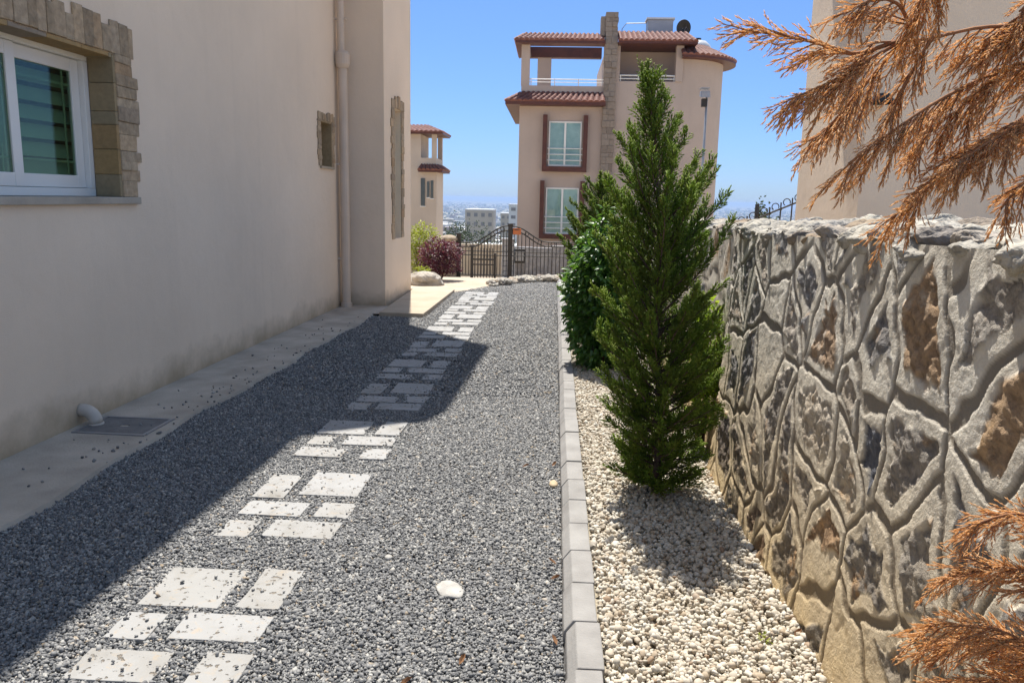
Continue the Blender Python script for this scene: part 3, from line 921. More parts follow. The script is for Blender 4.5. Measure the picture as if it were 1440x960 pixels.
np_obj('coping', np.concatenate(cv), np.concatenate(cf), MAT['coping'], wall_t, False)


# ------------------------------------------------------------------ foliage builders
def orth(D):
    ref = np.where(np.abs(D[:, 2:3]) < 0.9, np.array([[0, 0, 1.0]]), np.array([[1.0, 0, 0]]))
    A = np.cross(D, ref); A /= np.linalg.norm(A, axis=1, keepdims=True)
    return A, np.cross(D, A)


BL_F = np.array([[0, 1, 2], [0, 2, 3], [0, 3, 1], [4, 2, 1], [4, 3, 2], [4, 1, 3]])


def tip_tint(m, col):
    """young growth: where the mesh says it is a shoot's tip the needles are lighter"""
    nt = m.node_tree
    b = nt.nodes['Principled BSDF']
    a = nt.nodes.new('ShaderNodeAttribute'); a.attribute_name = 'tip'
    for sock in [l.to_socket for l in nt.links if l.to_socket in (b.inputs['Base Color'],) or l.to_node.type == 'BSDF_TRANSLUCENT' and l.to_socket.name == 'Color']:
        src = sock.links[0].from_socket
        nt.links.new(mix(nt, a.outputs['Fac'], src, col), sock)


tip_tint(MAT['cypress'], (0.36, 0.46, 0.06))


def blades(P, D, L, Wd, rng, mid=0.45):
    """spindle shaped needle sprays: one base, three mid and one tip vertex each"""
    n = len(P)
    D = D / (np.linalg.norm(D, axis=1, keepdims=True) + 1e-9)
    A, B = orth(D)
    ph = rng.uniform(0, 6.28, n)
    V = np.empty((n, 5, 3))
    V[:, 0] = P
    for k in range(3):
        w_ = ph + k * 2.0944
        V[:, 1 + k] = P + D * (L * mid)[:, None] + (A * np.cos(w_)[:, None] + B * np.sin(w_)[:, None]) * Wd[:, None]
    V[:, 4] = P + D * L[:, None]
    F = BL_F[None] + (np.arange(n) * 5)[:, None, None]
    return V.reshape(-1, 3), F.reshape(-1, 3)


def polyline(pts, n):
    pts = np.array(pts, float)
    d = np.r_[0, np.cumsum(np.linalg.norm(np.diff(pts, axis=0), axis=1))]
    t = np.linspace(0, d[-1], n)
    out = np.stack([np.interp(t, d, pts[:, k]) for k in range(3)], -1)
    for _ in range(3):
        out[1:-1] = (out[:-2] + 2 * out[1:-1] + out[2:]) / 4
    return out, d[-1]


def unit(v): return v / (np.linalg.norm(v) + 1e-9)


def spray(rng, p0, d, L, nt, tl, tw, droop=0.0, fan=1.0):
    """flat fern-like spray: twiglets on both sides of a short axis; returns P,D,L,W arrays"""
    side = unit(np.cross(d, rng.normal(size=3)))
    t = np.linspace(0.05, 1, nt)
    ax = p0 + d * (t * L)[:, None] + np.array([0, 0, -droop]) * (t ** 2 * L)[:, None]
    sg = np.where(np.arange(nt) % 2 == 0, 1.0, -1.0)
    dd = d * 0.85 + side * (sg * rng.uniform(0.35, 0.75, nt) * fan)[:, None] + rng.normal(size=(nt, 3)) * 0.12 + np.array([0, 0, -droop])
    l = tl * (1.05 - 0.6 * t) * rng.uniform(0.7, 1.3, nt)
    return ax, dd, l, np.full(nt, tw)


def conifer(name, label, loc, H, prof, nbr, seed, mat, tl=0.04, tw=0.0035, lean=(0, 0), spray_gap=0.017, group=None, elev=(0.25, 1.05), lead=0.16):
    rng = np.random.default_rng(seed)
    t = thing(name, label, 'tree', loc, 0, group)
    trunk = MB()
    tp = [(lean[0] * (h / H) ** 2 + 0.012 * math.sin(h * 5), lean[1] * (h / H) ** 2 + 0.01 * math.cos(h * 4), h) for h in np.linspace(-0.05, H * 0.97, 14)]
    trunk.tube(tp, [max(0.003, 0.022 * (H / 2.3) * (1 - i / 14.5)) for i in range(14)], 8)
    tpa = np.array(tp)
    PP, DD, LL, WW, TT = [], [], [], [], []
    for k in range(nbr):
        f = (k + 0.5) / nbr
        ht = H * (0.035 + 0.935 * f ** 1.22)                   # height of this branch's tip
        az = k * 2.39996 + rng.uniform(-.5, .5)
        R = prof(ht / H) * rng.choice([rng.uniform(0.45, 0.85), rng.uniform(0.88, 1.1)])
        el = elev[0] + (elev[1] - elev[0]) * (ht / H) ** 0.8 + rng.uniform(-.15, .15)
        h = max(0.03 * H, ht - R * math.tan(el))
        base = np.array([np.interp(h, tpa[:, 2], tpa[:, 0]), np.interp(h, tpa[:, 2], tpa[:, 1]), h])
        if rng.random() < 0.22: R *= 0.6; ht -= 0.05 * H
        Lb = math.hypot(R, max(ht - h, 0.02))
        ns = 8
        pts = [base]
        for i in range(ns):
            e = el + 0.35 * (i / ns) - 0.15
            pts.append(pts[-1] + np.array([math.cos(az) * math.cos(e), math.sin(az) * math.cos(e), math.sin(e)]) * Lb / ns)
            az += rng.uniform(-.06, .06)
        pts = np.array(pts)
        pts[:, 2] = np.minimum(pts[:, 2], H * 0.99)
        trunk.tube(pts[::2], [max(0.0015, 0.007 * (1 - i / 5)) for i in range(len(pts[::2]))], 5, False)
        cnt = max(6, int(Lb / spray_gap))
        for i in range(cnt):
            u = 0.12 + 0.88 * (i + rng.random()) / cnt
            q = u * ns; j = min(int(q), ns - 1)
            p = pts[j] + (pts[j + 1] - pts[j]) * (q - j)
            tang = unit(pts[j + 1] - pts[j])
            r = rng.normal(size=3); r -= tang * r.dot(tang); r = unit(r)
            d = unit(tang * 0.95 + r * rng.uniform(0.25, 0.65) + np.array([0, 0, 0.3]))
            sl_ = (0.135 - 0.085 * u) * rng.uniform(0.7, 1.25) * (H / 2.3) ** .5
            a, b_, c, e_ = spray(rng, p, d, sl_, 11, tl, tw)
            PP.append(a); DD.append(b_); LL.append(c); WW.append(e_); TT.append(np.clip((u - 0.35) * 0.9, 0, 1) * np.linspace(0.25, 1.0, len(c)))
    for i in range(70):
        h = H * (0.84 + lead * i / 70)
        p = np.array([np.interp(h, tpa[:, 2], tpa[:, 0]), np.interp(h, tpa[:, 2], tpa[:, 1]), h])
        d = unit(np.array([rng.normal() * .35, rng.normal() * .35, 1.0]))
        a, b_, c, e_ = spray(rng, p, d, 0.06 * (1.1 - i / 70), 7, tl * .8, tw)
        PP.append(a); DD.append(b_); LL.append(c); WW.append(e_); TT.append(np.linspace(0.2, .8, len(c)))
    trunk.build('trunk', MAT['bark'], t, True)
    V, F = blades(np.concatenate(PP), np.concatenate(DD), np.concatenate(LL), np.concatenate(WW), rng)
    np_obj('crown', V, F, mat, t, attrs=dict(tip=np.repeat(np.clip(np.concatenate(TT) * rng.uniform(.4, 1.2, len(V) // 5), 0, 1), 5)))
    return t


def prof_main(t):
    return np.interp(t, [0, 0.08, 0.16, 0.3, 0.45, 0.6, 0.72, 0.82, 0.9, 1.0], [0.19, 0.25, 0.28, 0.32, 0.345, 0.345, 0.32, 0.24, 0.08, 0.02])


conifer('cypress_tree', 'tall feathery green conifer standing in the cream pebbles by the stone wall', (0.59, 4.05, 0.03), 2.24, prof_main, 285, 11, MAT['cypress'], lean=(-0.15, 0.0), spray_gap=0.016)
conifer('cypress_tree', 'shorter bushy green conifer behind the leafy shrub in the planting strip', (0.52, 9.2, 0.03), 1.88, lambda t: np.interp(t, [0, .3, .7, .9, 1], [.25, .42, .42, .26, .05]), 240, 12, MAT['cypress'], 0.05, 0.0055, spray_gap=0.022, elev=(0.2, 0.8))


def leafy(name, label, cat, loc, size, nleaf, leaf, mat, seed, hang=0.3, stems=7, squash=None, group=None):
    rng = np.random.default_rng(seed)
    t = thing(name, label, cat, loc, 0, group)
    d = rng.normal(size=(nleaf, 3)); d /= np.linalg.norm(d, axis=1, keepdims=True)
    r = rng.random(nleaf) ** 0.38
    lump = 0.82 + 0.55 * fbm(d[:, 0] * 2.3 + d[:, 2] * 1.7 + seed, d[:, 1] * 2.3 - d[:, 2] + 3, 3, seed)
    P = d * (r * lump)[:, None] * np.array(size) * 0.5
    P[:, 2] += size[2] * 0.5
    ok = P[:, 2] + loc[2] * (loc[1] < 10) > 0.04
    P, d = P[ok], d[ok]
    n = len(P)
    D = d * np.array([1, 1, .5]) + rng.normal(size=(n, 3)) * 0.55 + np.array([0, 0, -hang])
    D /= np.linalg.norm(D, axis=1, keepdims=True)
    A, B = orth(D)
    ph = rng.uniform(-0.7, 0.7, n)[:, None]
    S_ = A * np.cos(ph) + B * np.sin(ph); Nn = np.cross(S_, D)
    L = leaf * rng.uniform(0.7, 1.25, n)[:, None]; Wd = L * 0.24
    V = np.empty((n, 8, 3))
    V[:, 0] = P; V[:, 1] = P + D * L * .32 - S_ * Wd + Nn * Wd * .35; V[:, 2] = P + D * L * .68 - S_ * Wd * .85 + Nn * Wd * .3
    V[:, 3] = P + D * L - Nn * L * .12; V[:, 4] = P + D * L * .68 + S_ * Wd * .85 + Nn * Wd * .3; V[:, 5] = P + D * L * .32 + S_ * Wd + Nn * Wd * .35
    V[:, 6] = P + D * L * .32; V[:, 7] = P + D * L * .68 - Nn * L * .03
    bf = np.array([[0, 1, 6], [1, 2, 7], [1, 7, 6], [2, 3, 7], [7, 3, 4], [6, 7, 4], [6, 4, 5], [0, 6, 5]])
    F = bf[None] + (np.arange(n) * 8)[:, None, None]
    np_obj('foliage', V.reshape(-1, 3), F.reshape(-1, 3), mat, t)
    s_ = MB()
    for k in range(stems):
        a = k * 2.4
        e_ = np.array([math.cos(a) * size[0] * .33, math.sin(a) * size[1] * .33, size[2] * rng.uniform(.6, .85)])
        s_.tube([(0.02 * math.cos(a), 0.02 * math.sin(a), -.04), tuple(e_ * np.array([.35, .35, .5])), tuple(e_)], [0.012 * size[2], .008 * size[2], .003], 6)
    s_.build('stem', MAT['bark'], t, True)
    return t


leafy('leafy_shrub', 'dark glossy broad leaved shrub leaning over the kerb behind the tall conifer', 'shrub', (0.50, 7.35, -0.22), (0.84, 0.95, 1.82), 7800, 0.07, MAT['laurel'], 31, 0.45)
leafy('leafy_shrub', 'small fresh green shrub at the foot of the wall right of the tall conifer', 'shrub', (0.99, 4.95, 0.05), (0.26, 0.36, 1.05), 1500, 0.045, MAT['cypress'], 36, -0.3)
leafy('purple_shrub', 'round dark purple leaved shrub beside the stone gate pillar', 'shrub', (-2.18, 15.2, -0.02), (1.05, 1.0, 0.92), 4200, 0.05, MAT['purple'], 32, 0.0)
leafy('lime_shrub', 'yellow green shrub rising behind the purple shrub at the house corner', 'shrub', (-2.75, 16.3, -0.1), (1.0, 0.9, 1.28), 2600, 0.06, MAT['lime'], 33, 0.0)
leafy('low_plant', 'small yellowing plant between the boulder and the purple shrub', 'plant', (-2.36, 14.25, 0.0), (0.34, 0.3, 0.36), 320, 0.06, MAT['lime'], 35, 0.0, 4)
leafy('weed', 'tiny green weed sprouting in the pebbles near the foot of the stone wall', 'weed', (0.80, 2.62, 0.05), (0.045, 0.045, 0.04), 26, 0.016, MAT['lime'], 51, -0.4, 3)
rock('boulder', (-2.28, 13.75, 0.12), (0.66, 0.42, 0.34), MAT['boulder'], 4, 'pale rounded boulder lying between the pad and the purple shrub', 'boulder', 5, 0.55)

# ------------------------------------------------------------------ dead conifer in the foreground: orange sprays hang in from the right
dt = thing('dead_tree', 'dead conifer with dry orange sprays hanging in from the right edge', 'tree', (0, 0, 0))
def dead_branch(rng, pts, sprl, gap_, gr, start=0.0, dens=1.0, r0=0.0045):
    line, Ln = polyline(pts, 24)
    st_ = MB()
    st_.tube([tuple(p) for p in line], list(np.linspace(r0, 0.0012, 24)), 6)
    PP, DD, LL, WW = [], [], [], []
    gap = gap_ * 1.6
    cnt = int(Ln * (1 - start) / gap)
    for i in range(cnt):
        u = start + (1 - start) * (i + rng.random()) / cnt
        q = u * 23; j = min(int(q), 22)
        p = line[j] + (line[j + 1] - line[j]) * (q - j)
        tang = unit(line[j + 1] - line[j])
        r = rng.normal(size=3) * np.array([1, 1.1, .8]); r -= tang * r.dot(tang); r = unit(r)
        d = unit(tang * rng.uniform(0.7, 1.2) + r * rng.uniform(0.25, 0.75) + np.array([0, 0, -gr * rng.uniform(0.3, 1.2)]))
        L = sprl * (1.0 - 0.55 * u) * rng.uniform(0.6, 1.25)
        nt = max(5, int(L / 0.0045))
        a, dd, l, w_ = spray(rng, p, d, L, nt, 0.026, 0.0010, 0.22 * gr, 0.6)
        st_.tube([tuple(p), tuple(a[nt // 2]), tuple(a[-1])], [0.0011, 0.0009, 0.0005], 4, False)
        # each twiglet carries small closely set scale leaves
        for k in range(nt):
            dk = unit(dd[k]); m_ = 8
            tt = np.linspace(0.0, 1, m_)
            base = a[k] + dk * (tt * l[k])[:, None] + np.array([0, 0, -0.12 * gr]) * (tt ** 2 * l[k])[:, None]
            rr = rng.normal(size=(m_, 3)); rr -= (rr @ dk)[:, None] * dk
            rr /= np.linalg.norm(rr, axis=1, keepdims=True) + 1e-9
            PP.append(base); DD.append(dk + rr * 0.22); LL.append(rng.uniform(0.006, 0.010, m_)); WW.append(np.full(m_, 0.0008))
    bo = st_.build('branch', MAT['deadtwig'], dt, True)
    V, F = blades(np.concatenate(PP), np.concatenate(DD), np.concatenate(LL), np.concatenate(WW), rng)
    np_obj('dry_foliage', V, F, MAT['dead'], bo)


rng = np.random.default_rng(77)
TX, TY = 0.78, 0.92
tr = MB()
tr.tube([(TX, TY, 0.0), (TX + .01, TY, 0.6), (TX, TY + .01, 1.2), (TX - .01, TY, 1.8), (TX, TY, 2.3)], [0.03, 0.026, 0.022, 0.016, 0.006], 10)
tr.build('trunk', MAT['bark'], dt, True)
B = lambda pts, *a, **k: dead_branch(rng, pts, *a, **k)
B([(TX, TY, 1.72), (0.62, 0.97, 1.80), (0.487, 1.0, 1.812), (0.448, 1.0, 1.795), (0.399, 1.0, 1.791), (0.374, 1.0, 1.791)], 0.085, 0.0060, 0.9, 0.25)
B([(0.40, 1.0, 1.792), (0.35, 1.0, 1.775), (0.307, 1.0, 1.790), (0.262, 1.01, 1.800), (0.222, 1.02, 1.808)], 0.052, 0.0038, 0.35, 0.12, r0=0.0028)
B([(0.40, 1.0, 1.790), (0.365, 0.99, 1.768), (0.325, 0.99, 1.744), (0.276, 0.98, 1.722)], 0.072, 0.0030, 0.6, 0.1, r0=0.0028)
B([(0.405, 1.02, 1.785), (0.375, 1.02, 1.745), (0.345, 1.02, 1.705), (0.322, 1.02, 1.680)], 0.066, 0.0032, 0.7, 0.1, r0=0.0026)
B([(0.42, 1.0, 1.80), (0.39, 0.98, 1.83), (0.36, 0.97, 1.835), (0.325, 0.97, 1.815)], 0.060, 0.0036, 0.6, 0.1, r0=0.0025)
B([(0.44, 1.0, 1.80), (0.425, 1.0, 1.765), (0.41, 1.0, 1.735), (0.40, 1.0, 1.70)], 0.050, 0.0045, 0.8, 0.1, r0=0.0022)
B([(0.46, 0.97, 1.90), (0.43, 0.97, 1.88), (0.415, 0.98, 1.84), (0.405, 0.98, 1.81)], 0.075, 0.0034, 1.1, 0.05, r0=0.0025)
B([(TX, TY, 1.66), (0.64, 0.97, 1.76), (0.556, 1.0, 1.778), (0.51, 1.0, 1.756), (0.479, 1.0, 1.739), (0.44, 1.0, 1.718), (0.402, 1.0, 1.685), (0.357, 1.0, 1.650)], 0.095, 0.0040, 0.9, 0.38)
B([(0.52, 1.0, 1.76), (0.49, 1.01, 1.72), (0.46, 1.02, 1.695), (0.445, 1.02, 1.665)], 0.065, 0.0040, 0.9, 0.1, r0=0.0025)
B([(0.60, 0.98, 1.80), (0.57, 0.98, 1.83), (0.53, 0.98, 1.82), (0.49, 0.98, 1.79)], 0.09, 0.0036, 1.1, 0.05, r0=0.0028)
B([(0.63, 0.96, 1.86), (0.59, 0.96, 1.875), (0.55, 0.97, 1.85), (0.52, 0.97, 1.82)], 0.09, 0.0038, 1.1, 0.05, r0=0.0028)
B([(TX, TY, 1.56), (0.66, 0.97, 1.70), (0.563, 1.0, 1.715), (0.526, 1.0, 1.690), (0.473, 1.0, 1.645), (0.444, 1.0, 1.615), (0.416, 1.0, 1.585)], 0.085, 0.0034, 0.5, 0.36)
B([(0.56, 1.0, 1.71), (0.53, 0.98, 1.69), (0.495, 0.97, 1.67), (0.465, 0.97, 1.645)], 0.075, 0.0034, 0.5, 0.05, r0=0.003)
B([(TX, TY, 1.50), (0.66, 0.98, 1.66), (0.60, 1.0, 1.655), (0.565, 1.0, 1.635), (0.545, 1.0, 1.60)], 0.07, 0.0040, 0.6, 0.35)
B([(TX, TY, 1.00), (0.70, 0.97, 1.16), (0.623, 1.0, 1.217), (0.59, 1.0, 1.205), (0.56, 1.0, 1.19)], 0.085, 0.0036, 0.4, 0.4)
B([(TX, TY, 0.95), (0.68, 0.96, 1.12), (0.61, 0.98, 1.15), (0.575, 0.99, 1.135), (0.54, 1.0, 1.125)], 0.095, 0.0034, 0.4, 0.4)
B([(TX, TY, 0.80), (0.68, 0.95, 1.02), (0.60, 0.97, 1.065), (0.565, 0.98, 1.06), (0.525, 1.0, 1.05)], 0.105, 0.0032, 0.5, 0.4)
B([(TX, TY, 0.75), (0.69, 0.97, 1.00), (0.62, 1.0, 1.03), (0.58, 1.02, 1.02), (0.55, 1.04, 1.00)], 0.10, 0.0034, 0.5, 0.4)
B([(TX, TY, 0.70), (0.70, 0.95, 0.95), (0.63, 0.97, 0.99), (0.59, 0.98, 0.985), (0.55, 1.0, 0.965)], 0.105, 0.0032, 0.5, 0.4)
B([(TX, TY, 0.60), (0.70, 0.98, 0.88), (0.64, 1.0, 0.93), (0.60, 1.02, 0.93), (0.57, 1.03, 0.915)], 0.10, 0.0034, 0.5, 0.4)

# ------------------------------------------------------------------ right house beyond the wall
rh = thing('house', 'plain beige house corner rising behind the stone wall on the right', 'house', (0, 0, 0))
w = MB()
w.box(2.985, 11, 8.0, 10.0, -0.05, 6.4)
w.box(6.5, 11, 10.002, 16, -0.05, 6.4)
w.build('wall', MAT['stucco'], rh)
MB().box(2.6, 11.5, 7.6, 10.5, 6.402, 6.6).build('roof', MAT['tile'], rh)
wl = MB()
wl.lathe([(0.0, 0.10), (0.06, 0.09), (0.10, 0.03), (0.11, 0.0)], (0, 0, 0), 16)
wl.box(-0.03, 0.03, 0.02, 0.14, 0.02, 0.06)
o = wl.build('wall_lamp', MAT['metal_dark'], rh); o.location = (3.07, 7.86, 2.55)

# black scroll railing of the steps by the right house
ra = thing('railing', 'black scroll topped railing climbing beside the right house', 'railing', (0, 0, 0))
r_ = MB()
def rp(t): return (2.95 + 1.05 * t, 13.0 - 0.1 * t, 1.22 + 0.47 * t)
r_.tube([rp(0), rp(1.05)], 0.016, 6)
r_.tube([(rp(0)[0], rp(0)[1], rp(0)[2] - .5), (rp(1.05)[0], rp(1.05)[1], rp(1.05)[2] - .5)], 0.012, 6)
r_.build('rail', MAT['metal_dark'], ra)
for k in range(7):
    t = k / 6.2
    p = rp(t)
    MB().tube([(p[0], p[1], p[2] - 0.75), (p[0], p[1], p[2] + 0.10)], 0.011, 6).build('post', MAT['metal_dark'], ra)
    if k:
        MB().tube([(p[0] - 0.085 + 0.055 * math.cos(a), p[1], p[2] + 0.03 + 0.055 * math.sin(a)) for a in np.linspace(-0.4, 4.2, 12)], 0.008, 5).build('scroll', MAT['metal_dark'], ra)
st = MB()
for k in range(6): st.box(2.9 + k * 0.2, 3.1 + k * .2 - .001, 12.6, 14.0, -0.05, 0.5 + 0.093 * k)
st.build('stone_steps', MAT['clad']); tag(bpy.data.objects['stone_steps'], 'stone steps climbing under the black scroll railing', 'steps')

# ------------------------------------------------------------------ gate with pillars
iron = MAT['metal_dark']
GY0 = 20.0; GS = 20.0 / 16.0
def gz(z16): return EYE + (z16 - EYE) * GS
def gx(x16): return x16 * GS
GB = gz(0.03)
ga = thing('iron_gate', 'black wrought iron double gate with arched tops across the end of the path', 'gate', (0, GY0, 0))
def post(x, z1, wd):
    m_ = MB().box(x - wd, x + wd, -wd, wd, GB - 0.1, z1)
    m_.box(x - wd - .015, x + wd + .015, -wd - .015, wd + .015, z1 + .001, z1 + 0.03)
    m_.build('post', iron, ga)
post(gx(-1.91), gz(0.86), 0.055); post(gx(-0.86), gz(1.07), 0.055); post(gx(1.1), gz(0.86), 0.055)
def leaf_gate(x0, x1, zs, bars, base):
    rr = MB()
    xs_ = np.linspace(x0, x1, 26)
    for off_ in (0.0, -0.11):
        rr.tube([(x, 0, zs(x) + off_) for x in xs_], 0.018, 6)
    rr.tube([(x0, 0, base + .02), (x1, 0, base + .02)], 0.018, 6)
    rr.tube([(x0, 0, base + .52), (x1, 0, base + .52)], 0.014, 6)
    rr.tube([(x0, 0, base + .62), (x1, 0, base + .62)], 0.014, 6)
    g_ = rr.build('gate_leaf', iron, ga)
    for i in range(bars):
        x = x0 + (x1 - x0) * (i + .5) / bars
        MB().tube([(x, 0, base), (x, 0, zs(x) - (0.0 if i % 2 else 0.11))], 0.011, 6).build('bar', iron, g_)
    for i in range(1, 7):
        x = x0 + (x1 - x0) * (i + .1) / 7
        zc = zs(x) - 0.055
        MB().tube([(x + 0.05 * math.cos(a), 0, zc + 0.05 * math.sin(a)) for a in np.linspace(0, 6.28, 12)], 0.009, 5).build('ring', iron, g_)
def arch_l(x):
    t = (x - gx(-1.86)) / (gx(-0.90) - gx(-1.86))
    return gz(0.70) + (gz(1.05) - gz(0.70)) * (0.5 - 0.5 * math.cos(math.pi * min(max((t - 0.2) / 0.8, 0), 1)))
def arch_r(x):
    t = (x - gx(-0.82)) / (gx(0.2) - gx(-0.82))
    return gz(1.04) - (gz(1.04) - gz(0.74)) * (0.5 - 0.5 * math.cos(math.pi * min(max((t - 0.02) / 0.68, 0), 1)))
leaf_gate(gx(-1.86), gx(-0.90), arch_l, 15, GB)
leaf_gate(gx(-0.82), gx(1.05), arch_r, 24, GB)
wk = thing('wicket_gate', 'low dark wicket gate of close vertical bars standing before the left gate leaf', 'gate', (0, 19.55, 0))
m_ = MB()
xa, xb, za, zb = gx(-1.66) * .98, gx(-1.14) * .98, gz(-0.03), gz(0.66)
m_.box(xa, xa + .07, -.03, .03, za - .1, zb); m_.box(xb - .05, xb, -.03, .03, za - .1, zb - 0.18)
m_.box(xa + .07, xb - .05, -.015, .015, za, za + .04); m_.box(xa + .07, xb - .05, -.015, .015, zb - .36, zb - .32); m_.box(xa + .07, xb - .05, -.015, .015, za + .38, za + .41)
m_.build('frame', iron, wk)
for i in range(7):
    x = xa + .07 + (xb - xa - .12) * (i + .5) / 7
    MB().box(x - .009, x + .009, -.009, .009, za + .04, zb - .06).build('bar', iron, wk)
# gate pillar of stone at left, concrete meter post behind
def pillar(name, label, x, y, wd, z0, z1, mat, cat, cap):
    m_ = MB()
    nseg = 9
    for k in range(nseg):
        a, b_ = z0 + (z1 - z0) * k / nseg, z0 + (z1 - z0) * (k + 1) / nseg - 0.006
        j = random.uniform(-.012, .012)
        m_.box(-wd + j, wd + j, -wd, wd, a, b_)
    t = thing(name, label, cat, (x, y, 0))
    m_.build('shaft', mat, t, bevel=0.012)
    if cap:
        v, f = ico(3)
        V = v * np.array([2.2 * wd, 2.2 * wd, 0.22]); V[:, 2] = np.maximum(V[:, 2], -0.03)
        V *= (1 + .25 * fbm(V[:, 0] * 9, V[:, 1] * 9, 3, 5))[:, None]
        o = np_obj('cap', V, f, mat, t, True); o.location = (0, 0, z1 + 0.02)
    else:
        MB().box(-wd * 1.15, wd * 1.15, -wd * 1.15, wd * 1.15, z1, z1 + 0.05).build('cap', mat, t)
    return t
pillar('gate_pillar', 'rounded top stone pillar left of the iron gate', gx(-2.12), 19.95, 0.21, -0.5, gz(0.74), MAT['clad'], 'pillar', True)
mp = pillar('meter_post', 'square grey concrete post behind the middle of the gate', -1.21, 21.4, 0.16, -0.75, 0.48, plain('grey_block', (0.42, 0.42, 0.43), (0.30, 0.30, 0.31), 4, 0.9, 30, 0.004), 'post', False)
mb = thing('meter_box', 'black utility meter box fixed beside the tall gate post', 'meter box', (-0.86, 21.3, 0.0))
MB().box(-0.16, 0.12, -0.08, 0.08, -0.12, 0.26).build('case', iron, mb, bevel=0.01)
MB().box(-0.13, 0.09, -0.095, -0.082, -0.06, 0.2).build('door', MAT['steel'], mb)
MB().box(-0.13, 0.13, -0.06, 0.06, -0.8, -0.121).build('pedestal', MAT['greystone'], mb)
bx = thing('post_box', 'small orange brown letter box at the top of the gate post', 'letter box', (gx(-0.86) + 0.15, 20.02, gz(0.95)))
MB().box(-0.09, 0.12, -0.05, 0.05, -0.09, 0.07).build('case', plain('orange_paint', (0.45, 0.14, 0.05), None, 3, .5), bx, bevel=0.01)
MB().box(-0.05, 0.08, -0.056, -0.051, 0.02, 0.04).build('slot', iron, bx)

# rough stone edging at the end of the gravel
rng = np.random.default_rng(3)
cv, cf, off = [], [], 0
for k in range(70):
    t = rng.random()
    x = -1.15 + 1.38 * t; y = 14.35 + 1.15 * min(t * 1.5, 1) + rng.uniform(-.12, .35)
    cop_rock(x, y, 0.02 + rng.uniform(0, .05), rng.uniform(.16, .3), rng.uniform(.14, .24), rng.uniform(.10, .16), rng.uniform(0, 3), rng.uniform(-.2, .2), rng.uniform(-.2, .2), 900 + k)
o = np_obj('stone_edging', np.concatenate(cv), np.concatenate(cf), MAT['coping'])
tag(o, 'low rubble stone edging closing the end of the gravel before the gate', 'edging')

# lane beyond the gate, its kerb, and the low grey wall
tag(MB().add([(-6, 21.0, -0.50), (9, 21.0, -0.50), (9, 24.8, -0.93), (-6, 24.8, -0.93)], [(0, 1, 2, 3)]).build('road', plain('dusty_road', (0.50, 0.44, 0.35), (0.38, 0.33, 0.26), 1.5, .95)), kind='structure')
tag(MB().add([(-1.3, 24.8, -1.0), (4, 24.3, -0.75), (4, 24.5, -0.75), (-1.3, 25.0, -1.0), (-1.3, 24.8, -.84), (4, 24.3, -0.56), (4, 24.5, -0.56), (-1.3, 25.0, -.84)], [(3, 2, 1, 0), (4, 5, 6, 7), (0, 1, 5, 4), (1, 2, 6, 5), (2, 3, 7, 6), (3, 0, 4, 7)]).build('road_kerb', MAT['white_paint']), kind='structure')
gw = MB()
for k in range(9):
    x = -1.25 + k * 0.62
    gw.box(x, x + 0.612, 26.0, 26.3, -1.4, 0.0 + 0.035 * k + random.uniform(-.03, .03))
tag(gw.build('boundary_wall', MAT['greystone'], bevel=0.03), 'low grey rubble boundary wall behind the right gate leaf', 'wall')
tag(MB().box(-8.5, -1.6, 30.0, 30.25, -2.3, -0.15).build('boundary_wall', MAT['pad'], bevel=0.02), 'long cream boundary wall beyond the left gate leaf', 'wall')

# ------------------------------------------------------------------ middle house
mh = thing('house', 'tall pinkish villa with a stone chimney, roof terrace and rounded corner tower beyond the gate', 'house', (0, 34, 0))
pink, brown, tile = MAT['stucco_pink'], MAT['brown_wood'], MAT['tile']
w = MB()
w.box(-1.55, 2.0, 0, 8, -3, 5.45)
w.box(-1.50, 1.95, -0.002, 0.2, 5.452, 6.23); w.box(-1.50, -1.3, 0.2, 8, 5.452, 6.23); w.box(-1.3, 1.95, 3.3, 3.5, 5.452, 6.6)
w.box(-1.52, -1.17, -0.004, 0.34, 6.232, 7.84)
w.box(-0.92, -0.30, 3.15, 3.28, 6.232, 8.1)
w.box(2.0, 5.12, 0.0, 8, -3, 6.45)
w.box(2.0, 2.55, 0.001, 8, 6.452, 7.84); w.box(4.83, 5.12, -0.06, 0.3, 6.452, 7.86); w.box(2.55, 5.1, 1.5, 8, 6.452, 7.86)
w.build('wall', pink, mh)
# round tower
tw = MB()
tw.lathe([(2.02, -3.0), (2.02, 7.35)], (5.10, 2.03, 0), 48, -1.56, 1.6)
tw.build('tower', pink, mh, True)


def tiles(p0, p1, q0, q1, nt, thick=0.05, rows=8):
    """corrugated clay tile field between an eave edge p0-p1 and an upper edge q0-q1"""
    p0, p1, q0, q1 = map(np.array, (p0, p1, q0, q1))
    m = nt * 8
    u = np.linspace(0, 1, m + 1)
    up_ = unit(np.cross(p1 - p0, q0 - p0)); up_ = up_ if up_[2] > 0 else -up_
    vs, fs = [], []
    for j in range(rows + 1):
        v = j / rows
        for i in range(m + 1):
            a = p0 + (p1 - p0) * u[i]; b_ = q0 + (q1 - q0) * u[i]
            s_ = abs(math.sin(math.pi * u[i] * nt))
            vs.append(a + (b_ - a) * v + up_ * (thick * (s_ - 0.35) + 0.02 * (1 - (v * rows / 2) % 1)))
    for j in range(rows):
        for i in range(m):
            k = j * (m + 1) + i
            fs.append((k, k + 1, k + m + 2, k + m + 1))
    # closed tile ends at the eave
    base = len(vs)
    for i in range(m + 1): vs.append(p0 + (p1 - p0) * u[i] - up_ * 0.06)
    for i in range(m): fs.append((base + i, base + i + 1, i + 1, i))
    return [tuple(v) for v in vs], fs


